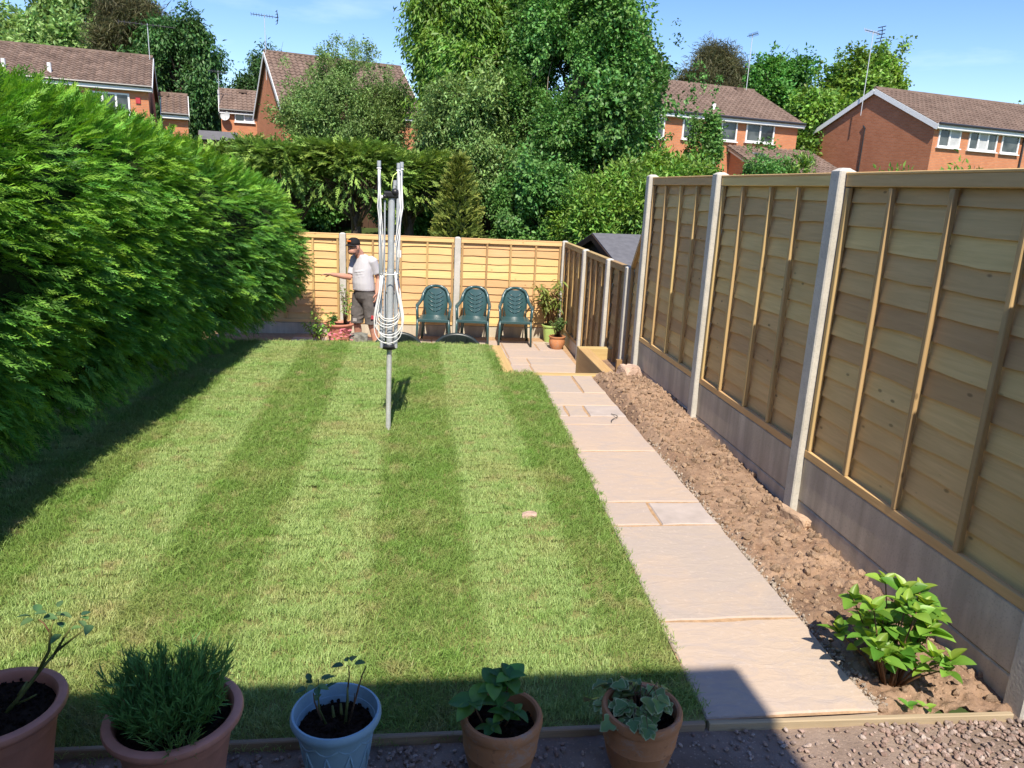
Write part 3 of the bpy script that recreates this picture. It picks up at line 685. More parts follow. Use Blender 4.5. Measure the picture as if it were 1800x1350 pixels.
def aerial(e, base, top, yag=1.4, ang=0, kind=1, matn='steel'):
    a = link('tv_aerial', None, e); a.location = base; h = top
    m = MB(); m.tube([(0, 0, 0), (0, 0, h)], .02, 6); m.build('mast', M[matn], a)
    m = MB(); c, s = math.cos(ang), math.sin(ang)
    m.tube([(-yag/2*c, -yag/2*s, h-.05), (yag/2*c, yag/2*s, h-.05)], .02, 5)
    for i in range(9):
        t = -yag/2+yag*i/10; m.tube([(t*c+s*.05, t*s-c*.05, h-.15), (t*c-s*.05, t*s+c*.05, h+.05)], .012, 4)
    if kind:
        for q in (-.35, -.18, 0, .18, .35): m.tube([(yag/2*c+.02, yag/2*s, h-.05), (yag/2*c+.06-abs(q)*.25, yag/2*s, h-.05+q)], .022, 4); m.tube([(yag/2*c-.05, yag/2*s-.25, h-.05+q), (yag/2*c-.05, yag/2*s+.25, h-.05+q)], .022, 4)
    m.build('antenna', M['gutter'], a)
    return a
# left house: only its roof and the top of its windows clear the hedge
h1 = house('house', 'brown pantile house at far left behind the tall hedge', (-12.70, 40.28), 15, -9.0, 0, 7.6, .8, 5.92, 1.72, M['brick'],
   [(-2.55, -.82, 4.35, 5.52, 2), (-6.6, -5.0, 4.35, 5.5, 1)], tiles='single')
for i, x in enumerate((-2.5, -4.3)):
    v = MB(); v.tube([(x-1.6, .55, 5.4), (x-1.6, .55, 5.85)], .09, 8); v.build('flue', M['white_pvc'], h1)
b = MB(); b.box((-.46, -.03, 4.45), (.2, .06, .28)); b.build('alarm_box', M['red_patch'], h1)
aerial(h1, (.05, 3.2, 6.2), 2.2, 2.6, .05, 0)
house('house', 'small brown roofed annexe right behind the far left house', (-12.3, 41.6), 15, -.2, .95, 4.0, .8, 4.85, 1.0, M['brick'], ov=.05)
# small wing with two white windows
h2 = house('house', 'small orange brick house with satellite dish and white windows', (-12.83, 55.01), 13, 0, 2.55, 3.6, 1.0, 6.19, 1.35, M['brick'],
   [(.85, 2.09, 5.46, 6.02, 1, True), (.80, 2.13, 3.30, 4.15, 1, True, True)], ov=.1)
d = link('satellite_dish', None, h2); d.location = (.28, -.3, 4.75)
m = MB(); m.lathe([(.001, .0), (.16, .02), (.30, .09), (.31, .10), (.30, .085), (.15, .005)], 20); o = m.build('dish', M['curtain'], d, True, rot=(R(75), 0, R(-20)))
m = MB(); m.tube([(0, .05, 0), (.02, .3, -.1)], .02, 6); m.tube([(0, -.05, -.25), (-.03, -.35, -.05)], .012, 5); m.build('dish_arm', M['gutter'], d)
aerial(h2, (-.05, .3, 5.2), 2.4, 1.2, .1, 0)
m = MB(); m.tube([(2.42, -.07, -.4), (2.42, -.07, 5.0)], .05, 6); m.build('downpipe', M['gutter'], h2)
# gable house behind the pale tree
h3 = house('house', 'orange brick gable house half hidden behind the pale leafy tree', (-7.32, 45.82), 20, 0, 8.2, 9.0, 1.0, 5.87, 3.3, M['brick'],
   [(1.2, 2.6, 4.3, 5.4, 1), (4.1, 5.65, 4.5, 5.6, 1), (1.0, 3.0, 1.6, 2.9, 2), (4.6, 6.4, 1.6, 2.9, 2)])
aerial(h3, (-.1, 4.3, 6.6), 3.6, 1.5, .0)
v = MB(); v.tube([(6.4, .7, 5.2), (6.4, .7, 5.9)], .1, 8); v.build('flue', M['white_pvc'], h3)
# house right of the big tree
h4 = house('house', 'brown roofed house with lean-to extension right of the big tree', (19.92, 40.05), 15, -10.4, .35, 8.4, .9, 6.02, 1.95, M['brick'],
   [(-4.62, -3.62, 4.84, 5.82, 0), (-3.05, -1.22, 4.88, 5.86, 1), (-6.95, -6.1, 4.78, 5.78, 0), (-9.2, -8.0, 4.7, 5.7, 1), (-7.0, -5.6, 2.2, 3.5, 1)])
v = MB(); v.tube([(-4.75, .6, 5.1), (-4.75, .6, 5.75)], .1, 8); v.build('flue', M['white_pvc'], h4)
aerial(h4, (-.1, 4.1, 6.9), 3.2, 1.0, 1.5, 0)
lt = link('lean_to', None, h4); lt.location = (0, 0, 0)
m = MB(); m.add([(-3.9, -.02, 0), (1.1, -.02, 0), (1.1, -3.0, 0), (-3.9, -3.0, 0), (-3.9, -.02, 3.55), (1.1, -.02, 3.55), (1.1, -3.0, 2.3), (-3.9, -3.0, 2.3)], [(0, 3, 7, 4), (1, 5, 6, 2), (3, 2, 6, 7), (4, 7, 6, 5)]); m.build('wall', M['brick'], lt)
pa = math.atan2(1.25, 2.98); m = MB(); m.box((-1.4, -1.55, 3.02), (5.5, 3.6, .09), (pa, 0, 0)); m.build('roof_deck', M['tile'], lt)
tv = [v.co.copy() for v in TILE.vertices]; tf = [tuple(p.vertices) for p in TILE.polygons]; mm = MB(); rm = Euler((pa, 0, 0)).to_matrix()
for r in range(10):
    for c in range(18):
        p = rm @ Vector((0, -1.62+.345*r, 0)); mm.add([rm @ q+Vector((-4.0+.305*c, -1.55+p.y, 3.09+p.z)) for q in tv], tf)
tag(mm.build('roof_tiles', M['tile'], lt, 50), kind='stuff')
for x in (-3.0, -.3):
    m = MB(); m.box((x, -1.45, 3.2), (.75, .95, .07), (pa, 0, 0)); m.build('skylight', M['glass'], lt)
    
m = MB(); m.box((-4.02, -1.6, 2.93), (.05, 3.6, .22), (pa, 0, 0)); m.build('bargeboard', M['white_pvc'], lt)
# right house
s5 = 36/29; P5 = (19.87*s5, 28.36*s5); z5 = 2.043+(5.17-2.043)*s5
h5 = house('house', 'red brick house with white gable trim at the right behind the tall fence', P5, 15, 0, 13.0, 7.75, .9, z5, 1.85, M['brick_dark'], (), ov=.12)
m = MB(); m.box((6.5, -.006, (z5-.9)/2-.1), (13.0, .012, z5-.9-.2)); m.build('front_wall', M['brick'], h5)
for w in [(.31, 1.80, 4.86, 5.76, 1), (2.40, 4.42, 4.84, 5.74, 2), (4.76, 6.05, 4.82, 5.72, 0), (7.4, 9.4, 4.8, 5.72, 2)]: window(h5, w[0], w[1], w[2]-.9, w[3]-.9, -.012, w[4], True)
m = MB(); m.tube([(6.35, -.08, -.3), (6.35, -.08, z5-1.0)], .05, 6); m.build('downpipe', M['gutter'], h5)
aerial(h5, (-.28, 4.4, z5-.9+.6), 4.1, 1.5, .2)
m = MB(); m.tube([(-.05, 4.2, -.3), (-.05, 4.2, z5-.9-.05)], .028, 6); m.tube([(-.04, 4.2, z5-.95), (-.04, 4.35, z5-.8)], .04, 6); m.build('cable_pipe', M['gutter'], h5)
# house behind the photographer: it throws the shade over the near strip
eb = empty('house', (1.29, -1.0, -.1), 0, 'unseen house behind the viewer shading the pots, walls paled to bounce light', 'house')
m = MB(); Hh = 4.86
vs = []
for x in (-13, 0): vs += [(x, 0, 0), (x, -7.5, 0), (x, -7.5, Hh), (x, -3.75, Hh+2.4), (x, 0, Hh)]
m.add(vs, [(0, 1, 2, 3, 4), (9, 8, 7, 6, 5), (5, 0, 4, 9)[::-1], (1, 2, 7, 6)[::-1]]); M['cream'] = mat_plain('cream_bounce_wall', (.72, .69, .62), .9, .2, .05, 2); m.build('wall', M['cream'], eb)  # unseen wall, its pale colour chosen to bounce light onto the pots
m = MB(); m.add([(-13.1, .12, Hh-.05), (.0, .12, Hh-.05), (.0, -3.75, Hh+2.45), (-13.1, -3.75, Hh+2.45), (-13.1, -7.7, Hh-.08), (.0, -7.7, Hh-.08)], [(0, 1, 2, 3), (3, 2, 5, 4)]); m.build('roof', M['tile'], eb)
for s0, s1, z0, z1 in ((-3.4, -1.4, .2, 2.2), (-7, -5, .9, 2.2), (-3.2, -1.4, 3.1, 4.3), (-7, -5, 3.1, 4.3)):
    w = window(eb, s0, s1, z0, z1, 0, 1); w.rotation_euler = (0, 0, math.pi)
# garden sheds
def shed(P, rz, L, D, H, rise, label, roofm, wallm):
    e = empty('garden_shed', P, rz, label, 'shed'); m = MB()
    hd = D/2
    vs = []
    for x in (0, L): vs += [(x, 0, 0), (x, D, 0), (x, D, H), (x, hd, H+rise), (x, 0, H)]
    m.add(vs, [(4, 3, 2, 1, 0), (5, 6, 7, 8, 9), (0, 5, 9, 4), (1, 2, 7, 6), (2, 3, 8, 7), (3, 4, 9, 8)]); m.build('wall', wallm, e)
    pa = math.atan2(rise, hd); sl = (hd+.12)/math.cos(pa)
    for s in (0, 1):
        d = MB(); d.box((L/2, (hd-.12)/2 if s == 0 else D-(hd-.12)/2, H+rise/2-.12*math.tan(pa)/2+.04), (L+.24, sl, .045), (pa if s == 0 else -pa, 0, 0)); d.build('roof_felt', roofm, e)
        for x in (-.13, L+.13):
            bb = MB(); bb.box((x, (hd-.12)/2 if s == 0 else D-(hd-.12)/2, H+rise/2-.12*math.tan(pa)/2-.01), (.02, sl+.02, .10), (pa if s == 0 else -pa, 0, 0)); bb.build('bargeboard', wallm, e)
    n = int(H/.12)
    for i in range(n):
        for x, rr in ((-.012, 0), ):
            bb = MB(); bb.box((x, hd, .07+.12*i), (.016, D-.01, .115), (0, .06, 0)); bb.build('board', wallm, e)
    for i in range(int(rise/.12)):
        f = 1-(i+.5)*.12/rise; bb = MB(); bb.box((-.012, hd, H+.06+.12*i), (.016, D*f-.02, .115), (0, .06, 0)); bb.build('board', wallm, e)
    return e
shed((3.2, 11.2, -.7), R(4), 2.6, 2.9, 1.60, .40, 'dark brown shed with grey felt roof behind the low fence', M['felt'], M['shed_wood'])
s2 = shed((-12.3, 47.6, 1.0), R(12), 1.9, 1.6, 2.95, .45, 'far small shed with a pale roof left of the small house', M['felt'], M['dark_fence'])
# dark garden shed roof showing between the right house and the tall fence
shed((13.6, 17.2, -.2), R(12), 2.6, 2.2, 2.50, .60, 'grey felt shed roof peeping over the tall fence at right', M['felt'], M['shed_wood'])
# old brown fence far behind the round clipped trees
e = empty('wooden_fence', (.2, 22.0, .75), R(6), 'old dark brown board fence behind the golden conifer', 'fence')
for i in range(60):
    m = MB(); m.box((0, 0, .75), (.145, .022, 1.5+random.uniform(-.02, .02))); m.build('board', M['dark_fence'], e, loc=(-4.6+.152*i, random.uniform(-.006, .006), 0))
for i in range(5):
    m = MB(); m.cbox((0, 0, .78), (.09, .09, 1.56), .006); m.build('post', M['dark_fence'], e, loc=(-4.5+2.25*i, .07, 0))
for z in (.35, 1.2):
    m = MB(); m.box((0, .04, z), (9.2, .04, .08)); m.build('rail', M['dark_fence'], e)
# ================================================================== FOLIAGE
ML = {}
ML['ash'] = mat_tree('ash_leaf', (0.109, 0.210, 0.032), (0.181, 0.297, 0.046))
ML['poplar'] = mat_tree('birch_leaf', (0.072, 0.174, 0.038), (0.145, 0.268, 0.058))
ML['willow'] = mat_tree('grey_green_leaf', (.14, .225, .062), (.22, .315, .095))
ML['dark'] = mat_tree('dark_leaf', (0.036, 0.094, 0.026), (0.087, 0.167, 0.041))
ML['maple'] = mat_tree('maple_leaf', (0.123, 0.225, 0.032), (0.210, 0.319, 0.051))
ML['round'] = mat_tree('sycamore_leaf', (0.065, 0.181, 0.029), (0.123, 0.261, 0.046))
ML['pine'] = mat_tree('pine_needles', (.085, .10, .045), (.17, .15, .075))
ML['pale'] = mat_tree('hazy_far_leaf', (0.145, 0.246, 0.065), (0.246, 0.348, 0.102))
ML['laurel_t'] = mat_tree('laurel_bush_leaf', (.109, .218, .032), (.218, .334, .051), worldscale=1.3)
ML['laurel'] = mat_leaf('laurel_leaf', (0.109, 0.217, 0.032), (0.217, 0.334, 0.051), .28, .3, .5, .55, .05, 1.2)
ML['goldconifer'] = mat_leaf('gold_conifer_spray', (.15, .20, .035), (.26, .29, .06), .2, .55, .25, .5, .03, 2)
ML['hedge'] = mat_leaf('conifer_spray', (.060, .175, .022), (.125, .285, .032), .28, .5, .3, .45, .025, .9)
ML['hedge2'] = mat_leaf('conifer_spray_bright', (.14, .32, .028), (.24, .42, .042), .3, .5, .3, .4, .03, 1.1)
ML['cypress'] = mat_leaf('cypress_spray', (.13, .22, .042), (.26, .36, .07), .22, .55, .25, .5, .03, 1.0)
LEAF = dict(ash=(.165, .060, .9), poplar=(.105, .080, .25), willow=(.118, .046, .2), dark=(.30, .14, .7), maple=(.27, .21, .3), round=(.25, .18, .2), pale=(.42, .24, .2), laurel=(.19, .072, .0), pine=(.50, .035, -.1))
def bough(name, mat, n, br, ll, lw, droop, seed, shell=.5, up=0, twig=False):
    """a bough of foliage: sprigs spread through an uneven ellipsoid, each sprig a spray of single leaves"""
    rg = np.random.default_rng(seed); br = np.asarray(br, float)
    if twig:
        t = rg.random(n); c = np.stack([rg.normal(0, .10, n), rg.normal(0, .10, n), t], -1)*br; d0 = np.stack([rg.normal(0, .6, n), rg.normal(0, .6, n), np.full(n, .5)], -1)
    else:
        d0 = rg.normal(0, 1, (n, 3)); d0 /= np.linalg.norm(d0, axis=1, keepdims=True)
        lump = .75+.5*np.array([math.sin(3.1*a+seed)*math.cos(2.7*b+seed*1.7) for a, b in zip(d0[:, 0], d0[:, 2])])
        c = d0*br*((shell+(1-shell)*rg.random(n))*lump*(1+rg.normal(0, .12, n)))[:, None]
    per = 13; c = np.repeat(c, per, 0); d0 = np.repeat(d0, per, 0); N = len(c)
    p = c+rg.normal(0, ll*.75, (N, 3)); d = d0*.6+rg.normal(0, .55, (N, 3)); d[:, 2] += up-droop; d /= np.linalg.norm(d, axis=1, keepdims=True)
    s = np.cross(d, rg.normal(0, .5, (N, 3))+np.array([0, 0, 1.0])); s /= np.linalg.norm(s, axis=1, keepdims=True)+1e-6; nn = np.cross(s, d)
    L = (ll*rg.uniform(.6, 1.25, N))[:, None]; w = (lw*rg.uniform(.7, 1.2, N))[:, None]; f = rg.uniform(.1, .35, N)[:, None]*w
    V = np.stack([p, p+d*L*.45+s*w/2+nn*f, p+d*L-nn*L*.12, p+d*L*.45-s*w/2+nn*f], 1).reshape(-1, 3)
    i = np.arange(N)*4; F = np.concatenate([np.stack([i, i+1, i+2], -1), np.stack([i, i+2, i+3], -1)])
    return proto(name, fast_mesh(name, V, F, mat))
def tree(name, label, c, rad, zg, key, nblob, ncl, bsize=.42, seed=1, shell=.55, scl=1.0, trunk=.16, lean=0, bark='bark', group='trees beyond the back fence', droop=0.0, upright=False, cat='tree', shoots=0, flat=1.0, bot=.0):
    rg = np.random.default_rng(seed); c = np.array(c, float); rad = np.array(rad, float)
    e = empty(name, (c[0]+lean, c[1], zg), 0, label, cat, group); o0 = np.array([c[0]+lean, c[1], zg])
    ll, lw, dr = LEAF[key]; mat = ML['laurel_t'] if key == 'laurel' else ML[key]
    br = rad*bsize*np.array([1, 1, flat]); br[:2] = br[:2].mean()
    nb = max(4, int(ncl*.75))
    P = [bough(key+'_bough', mat, nb, br, ll*scl, lw*scl, dr, seed*11+i, shell*.8, .5 if upright else 0) for i in range(3)]
    P.append(bough(key+'_shoot', mat, max(4, nb//9), (br[0]*.9, br[0]*.9, rad[2]*.42), ll*scl*.85, lw*scl*.85, 0, seed*11+7, twig=True))
    pts = []; var = []; sc = []
    for i in range(nblob):
        d = rg.normal(0, 1, 3); d /= np.linalg.norm(d); r = rg.uniform(.25, 1)**.5*(1-bsize*.75); q = c+d*r*rad
        if q[2]-br[2]*.6 < zg+bot: continue
        pts.append(q); var.append(rg.integers(0, 3)); sc.append(rg.uniform(.6, 1.15))
    B = list(pts)
    for i in range(shoots):
        d = np.array([rg.normal(0, .6), rg.normal(0, .5), 1.0]); d /= np.linalg.norm(d); pts.append(c+d*rad*rg.uniform(.62, .92)); var.append(3); sc.append(rg.uniform(.6, 1.2))
    n = len(pts); rot = np.stack([rg.normal(0, .22, n), rg.normal(0, .22, n), rg.uniform(0, 6.28, n)], -1)
    scatter('crown', np.array(pts)-o0, rot, np.array(sc), var, P, e)
    m = MB(); H = c[2]-zg
    tp = [Vector((-lean*min(1, q)+math.sin(q*3+seed)*.05*H*.2, math.cos(q*2.3+seed)*.03, H*q)) for q in (0, .25, .5, .75, 1.0)]
    top = Vector((c[0]-o0[0], 0, H+rad[2]*.55)); tp.append(top)
    m.tube(tp, [trunk*1.25, trunk, trunk*.85, trunk*.65, trunk*.45, trunk*.15], 9)
    for bc in B[:34]:
        t = Vector(tuple(bc-o0)); q = max(.25, min(.95, (t.z/(H+1e-6))*.7))
        st = tp[0].lerp(tp[4], q); mid = st.lerp(t, .5)+Vector((0, 0, .12*(t-st).length)); m.tube([st, mid, t], [trunk*.38, trunk*.22, trunk*.06], 6)
        for k in range(3):
            tip = t+Vector(tuple(rg.normal(0, 1, 3)*br*.55)); m.tube([t.lerp(mid, .3), t.lerp(tip, .5)+Vector((0, 0, .03)), tip], [trunk*.10, trunk*.06, trunk*.02], 4, False)
    m.build('trunk', M[bark], e, True)
    return e
TG = 'trees beyond the back fence'
tree('broadleaf_tree', 'tall tree with long drooping leaves, left half of the central clump', (1.75, 24.0, 5.6), (2.45, 2.3, 4.0), .6, 'ash', 60, 200, .36, 3, .5, 1.25, .2, 0, droop=.9, shoots=8)
tree('broadleaf_tree', 'tall tree with small glossy round leaves in the middle of the clump', (4.3, 21.2, 4.6), (2.45, 2.2, 4.2), .5, 'poplar', 76, 230, .34, 4, .5, 1.15, .17, -.6, shoots=16, bark='bark_pale', bot=.5)
tree('broadleaf_tree', 'grey green bushy tree below the drooping one, above the golden conifer', (1.85, 22.0, 3.2), (2.5, 1.8, 2.1), .5, 'willow', 60, 180, .36, 5, .5, 1.15, .14, 0, bot=.9)
tree('broadleaf_tree', 'loose airy tree on the right flank of the clump', (6.25, 21.0, 4.3), (1.25, 1.2, 2.0), .4, 'poplar', 13, 45, .36, 6, .4, 1.05, .09, -.4, shoots=10, bark='bark_pale')
tree('broadleaf_tree', 'pale grey green tree with upright shoots in front of the gable house', (-2.25, 27.0, 3.85), (2.55, 1.9, 2.2), .8, 'willow', 105, 130, .32, 7, .4, 1.0, .13, 0, shoots=44)
tree('broadleaf_tree', 'very dark big tree between the far left house and small house', (-17.2, 62.5, 8.4), (4.0, 3.2, 5.9), 1.1, 'dark', 44, 150, .36, 8, .5, 1.15, .35, 0, droop=.7, bot=0)
tree('broadleaf_tree', 'dark ivy covered tree just left of the gable house ridge', (-12.0, 66.5, 7.0), (2.9, 2.5, 5.4), 1.1, 'dark', 36, 130, .36, 9, .5, 1.1, .3, 0, droop=.3)
tree('broadleaf_tree', 'dark tree low behind the far small shed', (-15.6, 66.0, 5.2), (5.0, 2.5, 4.2), 1.1, 'dark', 40, 120, .36, 39, .5, 1.2, .3, 0, droop=.3)
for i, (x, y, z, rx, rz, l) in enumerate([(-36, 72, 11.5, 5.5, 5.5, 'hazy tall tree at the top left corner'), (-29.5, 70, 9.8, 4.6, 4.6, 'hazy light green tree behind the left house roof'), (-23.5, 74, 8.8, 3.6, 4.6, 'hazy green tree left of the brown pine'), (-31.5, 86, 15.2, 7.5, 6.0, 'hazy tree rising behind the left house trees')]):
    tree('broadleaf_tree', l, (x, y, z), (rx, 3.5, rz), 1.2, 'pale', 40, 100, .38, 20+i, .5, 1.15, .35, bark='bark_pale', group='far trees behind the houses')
tree('pine_tree', 'brownish pine behind the left house roof', (-21.2, 64.5, 11.2), (2.9, 2.6, 5.2), 1.2, 'pine', 30, 90, .30, 24, .35, 1.35, .3, flat=.45, group='far trees behind the houses')
tree('pine_tree', 'flat topped brownish pine above the right centre roof', (25.2, 66.0, 11.3), (3.6, 3.0, 3.6), 1.4, 'pine', 36, 100, .32, 25, .35, 1.35, .35, flat=.5, group='far trees behind the houses')
tree('broadleaf_tree', 'rounded mid green tree right of the flat topped pine', (28.2, 60.0, 9.2), (3.5, 3.0, 4.6), 1.4, 'round', 48, 130, .34, 26, .5, 1.15, .35, group='far trees behind the houses')
tree('broadleaf_tree', 'dark green tree filling the gap behind the right centre roof', (20.6, 68.0, 8.6), (3.6, 3.0, 4.2), 1.4, 'round', 36, 110, .36, 27, .5, 1.2, .3, group='far trees behind the houses')
tree('broadleaf_tree', 'yellow green maple rising behind the right house gable', (29.6, 50.0, 8.0), (3.3, 2.8, 4.3), 1.2, 'maple', 46, 120, .34, 28, .5, 1.1, .3, shoots=6, group='far trees behind the houses')
tree('broadleaf_tree', 'leafy light green tree between the two right hand houses', (22.9, 43.6, 5.4), (2.1, 2.0, 3.6), 1.0, 'maple', 34, 110, .36, 29, .5, 1.0, .22, group='far trees behind the houses')
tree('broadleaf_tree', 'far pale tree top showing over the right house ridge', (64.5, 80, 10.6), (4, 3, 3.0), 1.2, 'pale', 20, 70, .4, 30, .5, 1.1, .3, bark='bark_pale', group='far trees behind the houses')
# shrubs between the fence and the houses
SG = 'shrubs showing above the fences'
tree('shrub', 'slender upright shrub in front of the right centre house', (8.45, 22.4, 2.95), (.75, .7, 2.4), .2, 'poplar', 22, 55, .36, 31, .45, 1.0, .05, group=SG, cat='shrub', shoots=5)
tree('shrub', 'light green bush left of the slender shrub', (6.9, 20.6, 1.9), (1.6, 1.3, 1.5), .1, 'laurel', 34, 150, .36, 32, .5, .85, .06, group=SG, cat='shrub')
tree('shrub', 'broad bush right of the slender shrub over the tall fence', (10.6, 22.6, 2.0), (1.8, 1.4, 1.65), .1, 'poplar', 24, 60, .38, 33, .45, 1.0, .06, group=SG, cat='shrub', shoots=6)
tree('shrub', 'laurel bush with yellow tips above the stepped fence corner', (4.5, 17.2, 1.3), (1.7, 1.3, 1.55), -.2, 'laurel', 46, 170, .34, 34, .5, .72, .07, group=SG, cat='shrub')
tree('shrub', 'dark shrub under the central trees behind the back fence', (3.0, 18.3, 1.3), (1.5, 1.2, 1.7), 0, 'poplar', 30, 110, .36, 35, .5, 1.0, .07, group=SG, cat='shrub', bot=.2)
tree('shrub', 'low dark bush between the lifted conifers and the gable house', (-3.2, 21.2, 1.7), (2.2, .9, 1.1), .5, 'poplar', 34, 90, .36, 41, .5, 1.1, .06, group=SG, cat='shrub')
tree('shrub', 'dark bush behind the clothes airer and the golden conifer', (.2, 20.2, 1.5), (1.7, .8, 1.3), .5, 'poplar', 36, 90, .36, 42, .5, 1.1, .06, group=SG, cat='shrub')
tree('shrub', 'loose sapling over the tall fence before the red brick gable', (4.35, 8.1, 2.1), (.28, .25, .62), -.1, 'laurel', 9, 34, .42, 36, .3, .36, .015, group=SG, cat='shrub', upright=True)
tree('shrub', 'small sapling tips over the tall fence under the white windows', (5.2, 6.75, 2.2), (.32, .25, .42), -.1, 'laurel', 8, 30, .42, 37, .3, .36, .015, group=SG, cat='shrub', upright=True)
tree('shrub', 'thin sapling tips over the tall fence left of the white windows', (4.6, 6.95, 2.05), (.30, .25, .42), -.1, 'laurel', 8, 24, .42, 38, .3, .34, .015, group=SG, cat='shrub', upright=True)

# ---- conifer sprays
def spray_mesh(name, mat, L, seed, nb=9, width=.0065):
    rg = np.random.default_rng(seed); vs = []; fs = []
    def strip(a, b, w0, w1):
        d = b-a; s = np.cross(d, [0, 0, 1.0]); s /= np.linalg.norm(s)+1e-9; z = np.array([0, 0, rg.uniform(-.3, .3)*w0]); i = len(vs)
        vs.extend([a-s*w0/2, a+s*w0/2+z, b+s*w1/2, b-s*w1/2]); fs.append((i, i+1, i+2, i+3))
    curve = lambda t: np.array([L*t, L*.05*math.sin(t*3+seed), -L*.22*t*t+L*.03])
    for i in range(4): strip(curve(i/4), curve((i+1)/4), width*.9, width*.7)
    for i in range(nb):
        t = .10+.86*i/(nb-1); b0 = curve(t)
        for s in (-1, 1):
            if rg.random() < .10: continue
            bl = L*.44*(1-t*.60)*rg.uniform(.65, 1.25); a = rg.uniform(.34, .66)
            d = np.array([math.cos(a), s*math.sin(a), rg.uniform(-.30, .15)]); b1 = b0+d*bl
            strip(b0, b0+d*bl*.55, width, width*1.15); strip(b0+d*bl*.55, b1+np.array([0, 0, -.10*bl]), width*1.15, width*.25)
            for q in (.40, .72):
                c0 = b0+d*bl*q
                for s2 in (-1, 1):
                    if rg.random() < .25: continue
                    a2 = a*s+s2*rg.uniform(.35, .65); cl = bl*.42*(1.2-q)
                    strip(c0, c0+np.array([math.cos(a2), math.sin(a2), rg.uniform(-.35, .15)])*cl, width*.9, width*.25)
    return proto(name, fast_mesh(name, np.array(vs), np.array(fs), mat))
SPR = [spray_mesh('spray', ML['hedge'] if i < 4 else ML['hedge2'], .27, i, 6, .0105) for i in range(6)]
CYP = [spray_mesh('cypress_spray', ML['cypress'], .26, 40+i, 5, .017) for i in range(4)]
GLD = [spray_mesh('gold_spray', ML['goldconifer'], .17, 60+i, 5, .018) for i in range(3)]
# ---- tall clipped hedge on the left
def hedge_xf(y): return np.interp(y, [0, 4.0, 5.9, 8.5, 10, 11.6, 12.6], [-2.50, -2.46, -2.26, -2.02, -1.84, -1.70, -1.72])
def hedge_top(y): return np.interp(y, [0, 4, 6.4, 7.6, 8.6, 9.8, 11.2, 12.6], [2.48, 2.52, 2.58, 2.50, 2.38, 2.22, 2.03, 1.82])
def hedge_pt(y, t):
    """t 0..1 runs up the garden face, over the top and onto the back edge; returns point and outward normal (approx)"""
    H = hedge_top(y); xf = hedge_xf(y); wd = 1.7
    key = [(0, -.42, .10), (.08, -.20, .35), (.22, -.05, .70), (.38, 0, 1.05), (.52, -.02, 1.5), (.64, -.10, 2.0), (.74, -.26, 2.38), (.82, -.52, 2.58), (.92, -1.0, 2.62), (1, -1.6, 2.5)]
    tt = [k[0] for k in key]; dx = np.interp(t, tt, [k[1] for k in key]); zz = np.interp(t, tt, [k[2] for k in key])*(H/2.62)
    lump = (fbm(y, t*5+3, .9, 3, 77)-.5)*.20+(fbm(y*1.0, t*5, 2.6, 2, 79)-.5)*.12
    sh = H/2.62
    eps = .02
    dx2 = np.interp(t+eps, tt, [k[1] for k in key]); z2 = np.interp(t+eps, tt, [k[2] for k in key])*sh
    tx, tz = dx2-dx, z2-zz; nl = np.hypot(tx, tz)+1e-6; nx_, nz_ = tz/nl, -tx/nl
    return xf+dx+nx_*lump, zz+nz_*lump, nx_, nz_
hg = empty('conifer_hedge', (-3.0, 6.5, 0), 0, 'tall clipped bright green conifer hedge along the left side', 'hedge')
# dense inner mass
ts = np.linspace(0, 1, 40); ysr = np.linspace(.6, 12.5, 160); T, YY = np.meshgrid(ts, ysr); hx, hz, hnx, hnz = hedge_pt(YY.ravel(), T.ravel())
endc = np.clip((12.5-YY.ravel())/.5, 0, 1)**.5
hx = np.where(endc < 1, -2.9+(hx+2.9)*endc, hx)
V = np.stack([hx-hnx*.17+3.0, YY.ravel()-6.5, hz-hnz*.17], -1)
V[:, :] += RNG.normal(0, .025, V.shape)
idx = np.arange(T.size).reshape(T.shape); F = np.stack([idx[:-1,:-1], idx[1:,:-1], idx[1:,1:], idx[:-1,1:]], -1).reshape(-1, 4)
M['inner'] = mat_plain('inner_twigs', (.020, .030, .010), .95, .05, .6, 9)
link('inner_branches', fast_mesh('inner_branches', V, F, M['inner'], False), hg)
N = 72000
y = RNG.uniform(.6, 12.55, N); y = np.where(RNG.random(N) < .35, RNG.uniform(2.5, 8, N), y); t = RNG.random(N)**.85
hx, hz, hnx, hnz = hedge_pt(y, t)
endc = np.clip((12.55-y)/.5, 0, 1)**.5; hx = np.where(endc < 1, -2.9+(hx+2.9)*endc, hx)
dep = RNG.uniform(-.06, .26, N)
pts = np.stack([hx-hnx*dep+3.0, y-6.5, hz-hnz*dep], -1)
ey = np.clip((y-12.0)/.5, 0, 1)
dirs = np.stack([hnx*1.0, np.full(N, -.12)+ey*1.5, hnz*.8-.16+.35*(t > .7)], -1)+RNG.normal(0, .24, (N, 3))
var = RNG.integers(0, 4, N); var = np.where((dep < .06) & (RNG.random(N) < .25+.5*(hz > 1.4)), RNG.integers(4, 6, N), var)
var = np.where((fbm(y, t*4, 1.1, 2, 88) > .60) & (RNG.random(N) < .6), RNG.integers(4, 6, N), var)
kp = fbm(y, t*4.5, 3.2, 3, 97)+RNG.normal(0, .08, N) > .40
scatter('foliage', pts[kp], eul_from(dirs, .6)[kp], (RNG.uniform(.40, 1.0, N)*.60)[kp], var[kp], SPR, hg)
m = MB()
for i in range(20):
    yy = .9+i*.6; m.tube([(-.15+random.uniform(-.1, .1), yy-6.5, -.05), (random.uniform(-.2, .1), yy-6.5, .7), (random.uniform(-.3, .1), yy-6.4, 1.6)], [.06, .05, .03], 7)
m.build('trunks', M['bark'], hg, True)
